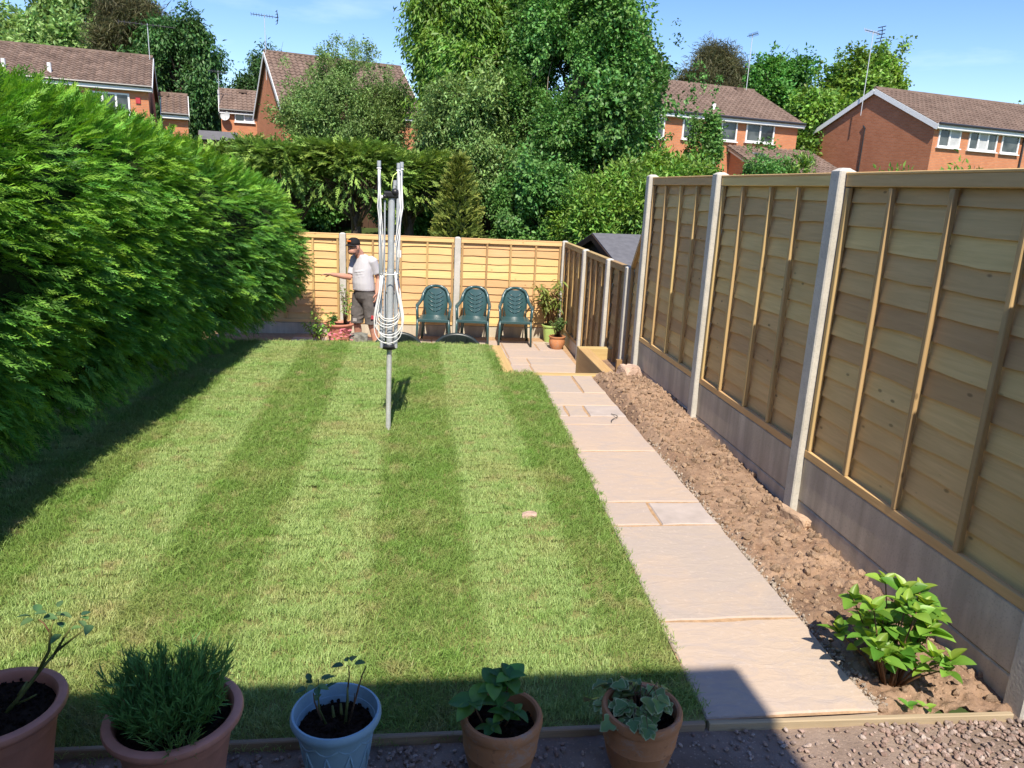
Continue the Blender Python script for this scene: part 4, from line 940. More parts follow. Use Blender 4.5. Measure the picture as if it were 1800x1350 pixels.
# ---- lifted conifers behind the back fence: flat green top, bare twiggy stems below
def lifted(P, label, rx, zlo, zhi, seed, n=3000, ry=1.1):
    rg = np.random.default_rng(seed); e = empty('lifted_conifer', P, 0, label, 'tree', 'clipped conifers with bare stems')
    th = rg.uniform(0, 2*math.pi, n); r = rg.random(n)**.45; z = rg.random(n)**.5
    rr = r*(1-.25*z); x = np.cos(th)*rr*rx; yv = np.sin(th)*rr*ry; zz = zlo+(zhi-zlo)*z+(fbm(x+9, yv+9, 1.1, 3, seed)-.5)*.45
    dirs = np.stack([np.cos(th), np.sin(th), .15+.7*(z-.4)], -1)+rg.normal(0, .4, (n, 3))
    low = rg.random(n) < .05; zz = np.where(low, zlo-rg.random(n)*.4, zz); dirs[low, 2] = -.7
    scatter('crown', np.stack([x, yv, zz], -1), eul_from(dirs, .5, rg), rg.uniform(.8, 1.35, n), rg.integers(0, 4, n), CYP, e)
    m = MB(); m.tube([(0, 0, -.3), (.03, 0, zlo*.35), (-.02, .05, zlo*.8), (0, 0, zhi-.2)], [.15, .12, .09, .03], 9)
    for i in range(34):
        a = rg.uniform(0, 6.28); q = rg.uniform(.25, .8); st = Vector((0, 0, zlo*q)); l = rg.uniform(.5, .95)
        en = Vector((math.cos(a)*rx*l, math.sin(a)*ry*l, zlo+rg.uniform(-.15, .4))); mid = st.lerp(en, .5)+Vector((rg.normal(0, .08), rg.normal(0, .08), rg.uniform(-.15, .12)))
        m.tube([st, mid, en], [.035*rg.uniform(.5, 1.2), .022, .006], 5)
    m.build('trunk', M['bark'], e, True)
lifted((-2.75, 18.2, .35), 'left lifted conifer beside the hedge end with a bare trunk', 1.45, 1.62, 2.28, 51)
lifted((-1.35, 18.0, .35), 'middle lifted conifer with tangled bare branches behind the man', 1.5, 1.65, 2.32, 52)
lifted((-.15, 18.6, .35), 'right lifted conifer behind the top of the clothes airer', 1.2, 1.5, 2.25, 53, 2200)
lifted((-4.6, 18.8, .35), 'leftmost lifted conifer showing just over the hedge', 1.6, 1.6, 2.3, 54, 1900)
# low dark branch right of the airer
# ---- golden column conifer
rg = np.random.default_rng(70); n = 2600
ge = empty('golden_conifer', (.93, 16.5, -.1), 0, 'golden green teardrop conifer behind the back fence', 'tree')
z = rg.random(n)**.9; prof = np.interp(z, [0, .12, .35, .6, .85, 1], [.40, .50, .50, .40, .22, .02]); th = rg.uniform(0, 2*math.pi, n)
lump = 1+.22*(vnoise(th*1.6+5, z*7, 5)-.5); r = prof*lump*(.72+.28*rg.random(n))
pts = np.stack([np.cos(th)*r, np.sin(th)*r, .05+2.62*z], -1); dirs = np.stack([np.cos(th), np.sin(th), np.full(n, .9)], -1)+rg.normal(0, .35, (n, 3))
scatter('crown', pts, eul_from(dirs, 1.2, rg), rg.uniform(.6, 1.2, n), rg.integers(0, 3, n), GLD, ge)
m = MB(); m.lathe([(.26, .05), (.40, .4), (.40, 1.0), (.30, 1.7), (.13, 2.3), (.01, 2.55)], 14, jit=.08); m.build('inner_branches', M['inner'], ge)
m = MB(); m.tube([(0, 0, -.2), (0, 0, 1.5)], [.07, .03], 8); m.build('trunk', M['bark'], ge)

# ================================================================== TURF
def mat_grass():
    k = NT('turf_blade'); p = k.pos(); r = k.rnd(); sx = k.n('SeparateXYZ'); k.l(p, sx.inputs[0])
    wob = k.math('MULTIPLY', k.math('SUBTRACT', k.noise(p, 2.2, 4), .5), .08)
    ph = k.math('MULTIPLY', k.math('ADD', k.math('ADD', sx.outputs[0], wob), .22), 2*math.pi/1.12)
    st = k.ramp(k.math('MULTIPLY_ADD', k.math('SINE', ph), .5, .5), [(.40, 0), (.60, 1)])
    light = k.mix(r, (.33, .47, .15), (.43, .55, .20)); dark = k.mix(r, (.195, .325, .068), (.27, .395, .10))  # mown stripes: shading from blade lean put into the blade colour as well
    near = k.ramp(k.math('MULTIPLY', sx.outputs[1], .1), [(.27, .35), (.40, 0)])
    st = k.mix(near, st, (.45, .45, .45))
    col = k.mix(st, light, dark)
    n1 = k.noise(p, 1.1, 5, .62); col = k.mix(k.ramp(n1, [(.5, 0), (.72, .7)]), col, (.46, .43, .18))
    n2 = k.noise(p, 5.5, 4, .6); col = k.mix(k.ramp(n2, [(.55, 0), (.70, .75)]), col, (.48, .40, .20))
    n3 = k.noise(p, 2.7, 3); col = k.mix(k.ramp(n3, [(.52, 0), (.7, .5)]), col, (.17, .36, .05))
    wn = k.n('TexWhiteNoise', noise_dimensions='3D'); k.l(k.mapping(k.pos(), 160), wn.inputs['Vector'])
    col = k.hsv(col, .5, 1, k.math('MULTIPLY_ADD', k.noise(p, 120, 1), .8, .6))
    k.fin(col, .5, .3)
    tr = k.n('BsdfTranslucent'); k.set(tr.inputs['Color'], col); ms = k.n('MixShader'); ms.inputs[0].default_value = .3
    k.l(k.b.outputs[0], ms.inputs[1]); k.l(tr.outputs[0], ms.inputs[2]); k.l(ms.outputs[0], k.out.inputs[0]); return k.m
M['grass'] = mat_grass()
def grass_patch(name, n, rad, seed):
    rg = np.random.default_rng(seed); a = rg.uniform(0, 6.283, n); r = rad*np.sqrt(rg.random(n)); x, y = np.cos(a)*r, np.sin(a)*r
    h = rg.uniform(.012, .027, n)*(1+.5*(rg.random(n) < .06)); w = rg.uniform(.0022, .0040, n); th = rg.uniform(0, 6.283, n)
    ln = rg.normal(0, .55, (n, 2))*h[:, None]; cs, sn = np.cos(th), np.sin(th)
    z0 = np.full(n, -.004)
    A = np.stack([x-cs*w/2, y-sn*w/2, z0], -1); B = np.stack([x+cs*w/2, y+sn*w/2, z0], -1)
    C = np.stack([x+cs*w*.4+ln[:, 0]*.45, y+sn*w*.4+ln[:, 1]*.45, h*.62], -1); D = np.stack([x-cs*w*.4+ln[:, 0]*.45, y-sn*w*.4+ln[:, 1]*.45, h*.62], -1)
    E_ = np.stack([x+ln[:, 0]*1.25, y+ln[:, 1]*1.25, h*.95], -1)
    V = np.concatenate([A, B, C, D, E_]); i = np.arange(n)
    F = np.concatenate([np.stack([i, i+n, i+2*n], -1), np.stack([i, i+2*n, i+3*n], -1), np.stack([i+3*n, i+2*n, i+4*n], -1)])
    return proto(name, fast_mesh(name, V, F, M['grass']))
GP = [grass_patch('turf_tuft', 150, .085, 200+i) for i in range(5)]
gx, gy = np.meshgrid(np.arange(-3.3, 1.5, .062), np.arange(2.47, 9.74, .062)); gx = gx.ravel(); gy = gy.ravel()
gx = gx+RNG.uniform(-.06, .06, gx.size); gy = gy+RNG.uniform(-.06, .06, gy.size)
lim = np.where(gy < 8.2, path_l(gy)-.035, .955); k_ = (gx < lim) & (gy > 2.53) & (gy < 9.68)
bare = (np.hypot(gx-.78, (gy-4.24)*.7) < .07); k_ &= ~bare
gx, gy = gx[k_], gy[k_]; n = gx.size
stripe = np.sin((gx+.22)*2*math.pi/1.12)
rot = np.stack([np.where(stripe > 0, .26, -.26)+RNG.normal(0, .10, n), RNG.normal(0, .05, n), np.zeros(n)], -1)
# keep the lean in world x: random yaw only through variants mirrored by half turns
flip = RNG.random(n) < .5; rot[flip, 2] = math.pi; rot[flip, 0] *= -1
gz = .004+.012*(fbm(gx, gy, 1.3, 3, 91)-.5)
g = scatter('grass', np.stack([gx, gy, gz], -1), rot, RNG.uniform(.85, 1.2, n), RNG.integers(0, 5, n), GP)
tag(g, 'short striped mown turf', 'grass', kind='stuff')
# longer fringe of grass hanging over the edges
ed = []
for yy in np.arange(2.55, 8.1, .06): ed.append((path_l(yy)-.06, yy))
for yy in np.arange(8.3, 9.7, .06): ed.append((.97, yy))
for xx in np.arange(-1.9, .95, .05): ed.append((xx, 9.70))
for xx in np.arange(-2.9, 1.15, .035): ed.append((xx, 2.52+random.uniform(-.02, .05)))
ed = np.array(ed); n = len(ed)
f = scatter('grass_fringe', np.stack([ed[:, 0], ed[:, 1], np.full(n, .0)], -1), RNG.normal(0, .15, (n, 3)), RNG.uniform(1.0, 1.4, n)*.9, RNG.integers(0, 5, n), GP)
tag(f, 'longer fringe of grass along the lawn edges', 'grass', kind='stuff')

# ================================================================== GRAVEL AND CLODS
def rock(name, seed, mat, flat=.6):
    rg = np.random.default_rng(seed); bm = bmesh.new(); bmesh.ops.create_icosphere(bm, subdivisions=1, radius=1)
    for v in bm.verts: v.co = Vector((v.co.x*rg.uniform(.7, 1.25), v.co.y*rg.uniform(.6, 1.05), v.co.z*flat*rg.uniform(.7, 1.2)))
    me = bpy.data.meshes.new(name); bm.to_mesh(me); bm.free(); me.materials.append(mat); return proto(name, me)
RK = [rock('stone', i, M['stone'], random.uniform(.5, .8)) for i in range(7)]
n = 9500; x = RNG.uniform(-2.6, 2.7, n); y = 1.35+1.06*RNG.random(n)**.8
dens = np.interp(x, [-2.6, .05, .3, .75, 1.05, 1.3, 1.65, 2.0, 2.7], [1, 1, .55, .12, .22, .30, .18, .8, 1])
keep = RNG.random(n) < dens*(.55+.9*fbm(x, y, 2.2, 2, 93)); x, y = x[keep], y[keep]; n = x.size
s = RNG.uniform(.006, .016, n)*np.interp(x, [-2, .5, 1.3, 2], [1.1, .9, .75, 1.0])
st = scatter('gravel', np.stack([x, y, -.014+s*.35], -1), np.stack([RNG.normal(0, .4, n), RNG.normal(0, .4, n), RNG.uniform(0, 6.28, n)], -1), s, RNG.integers(0, 7, n), RK)
tag(st, 'loose pinkish grey gravel around the pots', 'gravel', kind='stuff')
CL = [rock('clod', 30+i, M['clod'], .75) for i in range(5)]
n = 5200; y = RNG.uniform(2.5, 8.1, n); x = path_r(y)+.02+(2.58-path_r(y))*RNG.random(n)
s = .003+.028*RNG.random(n)**7
sc = scatter('soil_crumbs', np.stack([x, y, soil_z(x, y)+s*.35], -1), RNG.uniform(0, 6.28, (n, 3)), s, RNG.integers(0, 5, n), CL)
tag(sc, 'dry soil crumbs and clods on the bed by the fence', 'soil', kind='stuff')
# crumbled mortar along the right edge of the path
M['mortar'] = mat_plain('pale_mortar_crumb', (.50, .42, .34), .95, .1, .25, 6, .02, objrand=.4)
MT = [rock('mortar_crumb', 60+i, M['mortar'], .7) for i in range(4)]
n = 900; y = 2.5+3.4*RNG.random(n)**1.3; x = path_r(y)+np.abs(RNG.normal(0, .028, n))+.002; s = .003+.010*RNG.random(n)**2.5
sc = scatter('mortar_crumbs', np.stack([x, y, soil_z(x, y)*.5+.004+s*.3], -1), RNG.uniform(0, 6.28, (n, 3)), s, RNG.integers(0, 4, n), MT)
tag(sc, 'pale mortar crumbs along the path edge', 'mortar', kind='stuff')
# ================================================================== ROTARY AIRER
ax, ay = -.2, 6.18
ar = empty('rotary_airer', (ax, ay, 0), 0, 'folded grey rotary clothes airer with coiled white line on the lawn', 'clothes airer')
m = MB(); m.tube([(0, 0, -.05), (.004, 0, .35), (.008, 0, .74)], .0215, 14); m.build('ground_pole', M['steel'], ar, 40)
m = MB(); m.tube([(.008, 0, .71), (.022, 0, 1.92)], .0265, 14); m.tube([(.0155, 0, 1.33), (.0157, 0, 1.36)], .029, 14); m.build('pole', M['alu'], ar, 40)
m = MB(); m.lathe([(.03, 0), (.055, .006), (.063, .018), (.063, .032), (.05, .04), (.03, .042)], 20, (.008, 0, .70)); m.build('lower_hub', M['hub'], ar, 40)
m = MB(); m.cbox((.02, 0, 1.945), (.11, .09, .05), .012); m.ball((-.03, -.05, 1.93), .018); m.ball((.05, -.03, 1.965), .03); m.build('top_hub', M['hub'], ar, 40)
m = MB(); m.ball((-.055, -.055, 1.925), .014); m.build('rivet', M['line'], ar, True)
ARMS = [((-.055, -.03, .72), (-.075, -.035, 2.19)), ((.062, -.03, .72), (.075, -.02, 2.18)), ((.05, .04, .72), (.098, .02, 2.19)), ((-.045, .05, .72), (.045, .06, 2.05))]
for a, b in ARMS:
    m = MB(); m.tube([a, Vector(a).lerp(Vector(b), .5), b], .0135, 10); m.tube([Vector(b)-Vector((0, 0, .035)), Vector(b)+Vector((0, 0, .006))], .0155, 10); m.build('arm', M['alu'], ar, 40)
for (x, y, x2) in ((-.035, -.05, -.03), (.05, .045, .03)):
    m = MB(); m.tube([(x, y, .78), (x2, y*.6, 1.9)], .007, 8); m.build('strut', M['alu'], ar, 40)
def loopy(p0, p1, drop, sway, yo, n=22):
    pts = []
    for i in range(n+1):
        t = i/n; x = p0[0]+(p1[0]-p0[0])*t; z = p0[1]+(p1[1]-p0[1])*t
        sh = math.sin(math.pi*t); z -= drop*(sh**.62); x += sway*math.sin(2*math.pi*t)*-1
        pts.append((x, yo+.012*math.sin(t*7+drop*9), z))
    return pts
rg = random.Random(5)
for i in range(11):
    m = MB(); yo = -.055-.006*i if i % 3 else .05
    m.tube(loopy((-.05+rg.uniform(-.012, .012), 1.32), (.065+rg.uniform(-.015, .015), 1.32+rg.uniform(-.04, .04)), .33+.025*i*rg.uniform(.8, 1.05), .054+.0036*i*rg.uniform(.6, 1.2), yo), .0038, 5); m.build('line', M['line'], ar, True)
for i in range(7):
    m = MB(); a, b = ARMS[i % 3]; b = Vector(b); x0 = -.05+rg.uniform(-.015, .012) if i % 3 == 0 else .06+rg.uniform(-.02, .03)
    m.tube([(x0, -.055-.004*i, 1.30), (x0+rg.uniform(-.01, .012), -.06-.003*i, 1.55), (b.x+rg.uniform(-.012, .02), b.y-.03, 1.85), (b.x+rg.uniform(-.006, .01), b.y-.016, 2.13)], .0035, 5); m.build('line', M['line'], ar, True)
m = MB(); m.tube([(.02, -.04, 1.97), (.022, -.05, 2.03), (.035, -.045, 2.09), (.07, -.035, 2.12)], .004, 5); m.build('line', M['line_lime'], ar, True)
m = MB(); m.tube([(-.062, -.062, 1.325), (-.01, -.10, 1.33), (.05, -.10, 1.33), (.088, -.055, 1.335), (.03, .05, 1.33), (-.04, .05, 1.325), (-.062, -.062, 1.325)], .0045, 5); m.build('tie', M['line'], ar, True)
m = MB(); m.cbox((.085, -.045, 1.49), (.03, .025, .055), .006); m.build('peg_clip', M['line'], ar)
for b in ARMS[:3]:
    m = MB(); p = Vector(b[1]); m.lathe([(.0165, 0), (.019, .004), (.0165, .009)], 12, (p.x, p.y, p.z-.055)); m.build('end_collar', M['line'], ar, True)

# ================================================================== GARDEN CHAIRS
def make_chair(P, rz, label):
    e = empty('garden_chair', P, rz, label, 'chair', 'green plastic chairs by the back fence')
    mt = M['chair']
    # back panel: tapered shield leaning back, with raised chevron ribs
    def bp(u, v):     # u -1..1, v 0..1
        w = (.150+.055*math.sin(math.pi*min(1, v*1.05)*.62))*(1-.28*max(0, v-.75)/.25)
        y = .20+.11*v+.035*(1-u*u)*-1+.03; z = .43+.45*v
        return Vector((u*w, y, z))
    m = MB(); nu, nv = 8, 12; vs = []
    for s in (0, 1):
        for j in range(nv+1):
            for i in range(nu+1):
                p = bp(-1+2*i/nu, j/nv); vs.append(p+Vector((0, .009*s, 0)))
    o_ = (nu+1)*(nv+1); fs = []
    for j in range(nv):
        for i in range(nu):
            a = j*(nu+1)+i; fs += [(a, a+1, a+nu+2, a+nu+1), (o_+a, o_+a+nu+1, o_+a+nu+2, o_+a+1)]
    m.add(vs, fs); bk = m.build('backrest', mt, e, True)
    for q in range(5):
        for s in (-1, 1):
            m = MB(); pts = []
            for t in (0, .33, .66, 1): u = s*(.06+.60*t); v = .14+.15*q+.14*t; pts.append(bp(u, min(.97, v))+Vector((0, -.006, 0)))
            m.tube(pts, [(.004, .006), (.010, .007), (.010, .007), (.003, .005)], 6); m.build('chevron_rib', mt, bk, True)
    # hoop round the back that runs into the arms and front legs
    for s in (-1, 1):
        m = MB(); pts = [(0, .325, .915), (s*.09, .32, .905), (s*.165, .31, .865), (s*.205, .28, .79), (s*.225, .23, .70), (s*.255, .12, .655), (s*.268, -.02, .648), (s*.272, -.14, .64), (s*.268, -.19, .60), (s*.262, -.205, .52), (s*.258, -.21, .42)]
        m.tube(pts, [(.024, .028)]*4+[(.022, .030)]*2+[(.015, .032)]*2+[(.018, .028)]*3, 10); m.build('arm', mt, e, True)
        m = MB(); m.tube([(s*.258, -.205, .43), (s*.262, -.215, .25), (s*.272, -.235, 0)], [(.032, .022), (.026, .020), (.020, .018)], 10); m.build('leg', mt, e, True)
        m = MB(); m.tube([(s*.19, .20, .43), (s*.21, .26, .22), (s*.235, .325, 0)], [(.036, .020), (.028, .018), (.020, .016)], 10); m.build('leg', mt, e, True)
        m = MB(); m.tube([(s*.205, .28, .79), (s*.195, .25, .62), (s*.19, .21, .43)], [(.018, .012)]*3, 8); m.build('back_post', mt, e, True)
    m = MB(); nu, nv = 10, 8; vs = []
    for s in (0, 1):
        for j in range(nv+1):
            for i in range(nu+1):
                u = -1+2*i/nu; v = j/nv; w = .262-.05*v; z = .435-.022*(1-u*u)*math.sin(math.pi*min(1, v+.1))-(.02*(1-v/.15) if v < .15 else 0)
                vs.append((u*w, -.235+.47*v, z-(.012 if s else 0)))
    o_ = (nu+1)*(nv+1); fs = []
    for j in range(nv):
        for i in range(nu):
            a = j*(nu+1)+i; fs += [(a, a+1, a+nu+2, a+nu+1), (o_+a, o_+a+nu+1, o_+a+nu+2, o_+a+1)]
    m.add(vs, fs); m.build('seat', mt, e, True)
    m = MB(); m.cbox((0, -.232, .405), (.50, .018, .045), .006); m.build('seat_skirt', mt, e)
    return e
make_chair((.35, 12.55, PZ), R(-6), 'left green plastic armchair, nearest the clothes airer')
make_chair((1.01, 12.55, PZ), R(-9), 'middle one of the three green plastic armchairs')
make_chair((1.72, 12.55, PZ), R(-5), 'right green plastic armchair beside the lime green pot')

# ================================================================== BLACK TUBS
def tub(P, label):
    e = empty('round_tub', P, 0, label, 'tub', 'black tubs just beyond the lawn'); e.rotation_euler = (R(33), 0, 0)
    m = MB(); m.lathe([(.21, -.29), (.27, -.16), (.305, -.02), (.335, -.015), (.345, -.004), (.340, .008), (.318, .010), (.296, -.004), (.26, -.15), (.20, -.27), (.001, -.275)], 44); m.build('body', M['tub'], e, 50)
    m = MB(); m.lathe([(.236, -.195), (.243, -.19), (.240, -.182), (.232, -.187), (.236, -.195)], 40); m.build('inner_ring', M['alu'], e, True)
    for i in range(12):
        a = i*2*math.pi/12; m = MB(); m.tube([(math.cos(a)*.19, math.sin(a)*.19, -.265), (math.cos(a)*.252, math.sin(a)*.252, -.15), (math.cos(a)*.292, math.sin(a)*.292, -.01)], .007, 5); m.build('rib', M['tub'], e)
tub((-.20, 10.28, -.185), 'black round tub rim behind the base of the clothes airer')
tub((.62, 10.28, -.185), 'black round tub rim in front of the middle chair')

# ================================================================== POTS
def pot(P, label, prof, mat, soil_r, soil_z, group='potted plants in the shade at the front', extra=None, seg=40, name='plant_pot', soil=True):
    e = empty(name, P, random.uniform(0, 6), label, 'plant pot', group)
    m = MB(); m.lathe(prof, seg); b = m.build('body', mat, e, 40)
    if soil:
        n = 12; vs = [(0, 0, soil_z+.012)]; fs = []
        for j in range(1, 6):
            for i in range(24):
                a = i*2*math.pi/24; r = soil_r*j/5; vs.append((math.cos(a)*r, math.sin(a)*r, soil_z+(random.uniform(-.008, .010) if j < 5 else -.004)))
        for i in range(24): fs.append((0, 1+i, 1+(i+1) % 24))
        for j in range(4):
            for i in range(24): fs.append((1+j*24+i, 1+(j+1)*24+i, 1+(j+1)*24+(i+1) % 24, 1+j*24+(i+1) % 24))
        m = MB(); m.add(vs, fs); m.build('compost', M['compost'], e, False)
        if seg >= 40:
            k = 260; a = RNG.uniform(0, 6.28, k); r = soil_r*.97*np.sqrt(RNG.random(k)); s = RNG.uniform(.003, .009, k)
            cr = scatter('compost_crumbs', np.stack([np.cos(a)*r, np.sin(a)*r, soil_z+.004+s*.3], -1), RNG.uniform(0, 6.28, (k, 3)), s, RNG.integers(0, 3, k), CRM, e)
    return e
CRM = [rock('crumb', 80, M['compost'], .8), rock('crumb', 81, M['compost'], .7), rock('crumb', 82, M['compost'], .8)]
def bigpot_prof(R_, H):
    return [(R_*.62, 0), (R_*.70, H*.35), (R_*.80, H*.72), (R_*.815, H*.735), (R_*.82, H*.76), (R_*.85, H*.86), (R_*.93, H*.885), (R_*.985, H*.92), (R_, H*.955), (R_*.985, H*.985), (R_*.94, H), (R_*.86, H*.995), (R_*.825, H*.97), (R_*.815, H*.90), (R_*.79, H*.80), (R_*.6, H*.5)]
p1 = pot((-1.345, 2.31, -.012), 'big pink terracotta pot at the bottom left corner holding a rose', bigpot_prof(.21, .34), M['terra_plastic'], .170, .305)
p2 = pot((-.765, 2.24, -.012), 'big pink terracotta pot holding bushy lavender', bigpot_prof(.217, .34), M['terra_plastic'], .174, .30)
bp_ = [(.095, 0), (.112, .10), (.132, .215), (.134, .225), (.150, .232), (.156, .245), (.156, .258), (.150, .268), (.143, .268), (.140, .255), (.132, .20), (.11, .1)]
p3 = pot((-.25, 2.30, -.012), 'powder blue pot with lattice relief holding a cut back rose', bp_, M['pot_blue'], .128, .205)
for i in range(10):
    a0 = i*2*math.pi/10; rr = lambda z: .095+(.132-.095)*z/.215+.002
    for s in (-1, 1):
        m = MB(); m.tube([(math.cos(a0+s*t*.314)*rr(z), math.sin(a0+s*t*.314)*rr(z), z) for t, z in ((0, .17), (.5, .10), (1, .03), (1.3, .005))], .0035, 5); m.build('lattice_rib', M['pot_blue'], p3, True)
    m = MB(); m.tube([(math.cos(a0+t)*rr(z), math.sin(a0+t)*rr(z), z) for t, z in ((-.31, .205), (-.15, .188), (0, .182), (.15, .188), (.31, .205))], .0035, 5); m.build('swag_rib', M['pot_blue'], p3, True)
def tc_prof(R_, H): return [(R_*.60, 0), (R_*.78, H*.25), (R_*.90, H*.52), (R_*.905, H*.525), (R_*.895, H*.54), (R_*.94, H*.72), (R_*.925, H*.80), (R_*.90, H*.83), (R_*.985, H*.855), (R_, H*.90), (R_*.995, H*.95), (R_*.96, H*.985), (R_*.90, H*.99), (R_*.85, H*.97), (R_*.83, H*.88), (R_*.82, H*.6)]
p4 = pot((.325, 2.245, -.012), 'weathered round terracotta pot holding a young hydrangea', tc_prof(.146, .275), M['terracotta'], .121, .215)
p5 = pot((.835, 2.245, -.012), 'weathered round terracotta pot holding variegated ivy', tc_prof(.146, .275), M['terracotta'], .121, .215)

# ---- leaves
def leaf_mesh(name, L, Wd, mat, cup=.15, bend=.25, point=1.0, serr=0.0, seed=0, lobes=False):
    rg = random.Random(seed); nu = 7; rows = []; vs = []
    for i in range(nu+1):
        t = i/nu; w = Wd/2*(math.sin(math.pi*t**.8)**.75 if 0 < t < 1 else 0)*(1-.25*t*(point-1))
        if lobes: w *= (1.25 if i in (2, 3) else .72 if i == 4 else 1)
        if serr and i % 2: w *= 1-serr
        x = L*t; z = -bend*L*t*t
        vs += [(x, -w, z+cup*w*2), (x, -w*.5, z+cup*w*.55), (x, 0, z), (x, w*.5, z+cup*w*.55), (x, w, z+cup*w*2)]
    fs = [(i*5+j, i*5+5+j, i*5+6+j, i*5+1+j) for i in range(nu) for j in range(4)]
    m = MB(); m.add(vs, fs); return m.mesh(name, mat, True)
ML['hyd'] = mat_leaf('hydrangea_leaf', (0.115, 0.270, 0.034), (0.216, 0.392, 0.061), .35, .4, .4, .35, .03)
ML['hyd_tip'] = mat_leaf('hydrangea_new_leaf', (.20, .33, .04), (.30, .42, .06), .4, .4, .4, .3, .03)
ML['hyd_dark'] = mat_leaf('potted_hydrangea_leaf', (0.061, 0.176, 0.047), (0.121, 0.270, 0.047), .3, .4, .4, .35, .04)
ML['rose'] = mat_leaf('rose_leaf', (0.068, 0.155, 0.068), (0.135, 0.243, 0.081), .3, .4, .4, .35, .04)
ML['ivy'] = mat_leaf('ivy_leaf_green', (0.135, 0.230, 0.068), (0.230, 0.338, 0.108), .3, .4, .4, .3, .03)
ML['ivy_edge'] = mat_plain('ivy_leaf_cream_edge', (.38, .42, .20), .5, .3, .12)
ML['lav'] = mat_leaf('lavender_leaf', (0.121, 0.257, 0.068), (0.230, 0.392, 0.108), .25, .55, .25, .4, .03)
ML['bamboo'] = mat_leaf('bamboo_like_leaf', (.15, .20, .04), (.24, .28, .065), .35, .45, .35, .4, .04)
ML['bush'] = mat_leaf('small_pot_leaf', (.085, .165, .045), (.14, .22, .065), .3, .5, .3, .4, .03)
ML['pink'] = mat_leaf('pink_petal', (.62, .17, .22), (.75, .32, .36), .3, .6, .2, .3, .02)
HY = [leaf_mesh('leaf', .115, .078, ML['hyd'], .18, .30, 1.3, .06, i) for i in range(3)]; HT = [leaf_mesh('leaf', .085, .05, ML['hyd_tip'], .3, .2, 1.3, .05, i) for i in range(2)]
def put_leaf(e, me, p, d, roll=0, sc=1.0, nm='leaf'):
    d = Vector(d).normalized(); o = link(nm, me, e); o.location = p
    o.rotation_euler = (roll, -math.asin(max(-1, min(1, d.z))), math.atan2(d.y, d.x)); o.scale = (sc, sc, sc); return o
rg = random.Random(12)
hy = empty('hydrangea', (2.13, 2.68, .0), 0, 'leafy bright green hydrangea in the soil bed at lower right', 'plant')
for i in range(34):
    a = i*2.4+rg.uniform(-.3, .3); l = rg.uniform(.06, .29)*(1 if i > 6 else .5); h = rg.uniform(.15, .44)*(1-.15*(l/.3)); tip = Vector((math.cos(a)*l*.95, math.sin(a)*l*.8, h))
    if tip.x > .30: tip.x = .30
    m = MB(); m.tube([(math.cos(a)*.03, math.sin(a)*.03, -.04), tip*.5+Vector((rg.uniform(-.015, .015), 0, -.02)), tip], [.005, .004, .0025], 6); m.build('stem', M['stem_brown'], hy, True)
    for k in range(4):
        aa = a+k*math.pi/2+rg.uniform(-.3, .3); put_leaf(hy, HY[rg.randrange(3)], tip-Vector((0, 0, .012)), (math.cos(aa), math.sin(aa), rg.uniform(.1, .9)), rg.uniform(-.5, .5), rg.uniform(.55, .95))
    for k in range(3):
        aa = a+.8+k*2.1; put_leaf(hy, HT[k % 2], tip, (math.cos(aa), math.sin(aa), rg.uniform(.9, 1.8)), rg.uniform(-.3, .3), rg.uniform(.55, .95))
    for k in range(2):
        aa = a+math.pi*k+1.2; put_leaf(hy, HY[rg.randrange(3)], tip*.66, (math.cos(aa), math.sin(aa), rg.uniform(-.1, .6)), rg.uniform(-.5, .5), rg.uniform(.4, .7))
for (dx, dy) in ((.02, -.22), (-.05, -.2)):
    for k in range(3): put_leaf(hy, HY[0], (dx, dy, .01), (math.cos(k*2.2), math.sin(k*2.2), .7), 0, .4)
# rose in the corner pot: one cane leaning right
RS = [leaf_mesh('leaf', .042, .024, ML['rose'], .2, .2, 1.2, .05, i) for i in range(2)]
def rose(P, label, canes, sprigs):
    e = empty('rose_plant', P, 0, label, 'plant', 'roses in front pots')
    for c, r in canes:
        m = MB(); m.tube(c, [r*(1-.55*i/(len(c)-1)) for i in range(len(c))], 7); m.build('cane', M['stem_green'] if r > .004 else M['stem_brown'], e, True)
    for p, n in sprigs:
        for k in range(n):
            a = k*2.3+p[0]*31; d = (math.cos(a), math.sin(a), rg.uniform(-.1, .5)); q = Vector(p)+Vector(d)*.02
            put_leaf(e, RS[k % 2], q, d, rg.uniform(-.4, .4), rg.uniform(.8, 1.25))
    return e
rose((-1.345, 2.31, .28), 'single rose cane leaning right out of the corner pot',
     [([(.02, .0, 0), (.07, .02, .06), (.13, .05, .14), (.19, .07, .21)], .0085), ([(.12, .045, .13), (.155, .06, .20), (.16, .075, .27), (.175, .08, .31)], .006), ([(.16, .06, .17), (.20, .08, .24), (.235, .09, .29)], .005),
      ([(.17, .06, .19), (.24, .08, .245), (.285, .09, .28)], .0045), ([(.16, .075, .25), (.14, .08, .29), (.12, .09, .30)], .0035), ([(.05, .015, .03), (.10, .0, .06), (.135, -.01, .085)], .005), ([(.065, .02, .06), (.085, .04, .10)], .008)],
     [((.12, .09, .31), 4), ((.175, .08, .33), 4), ((.235, .09, .30), 3), ((.285, .09, .285), 2), ((.20, .08, .26), 3)])
rose((-1.52, 2.45, .24), 'rose leaves at the left edge of the picture above the corner pot', [([(0, 0, 0), (.0, .03, .12), (.03, .05, .24)], .005)], [((.03, .05, .24), 5), ((.05, .05, .20), 4), ((.02, .04, .16), 3)])
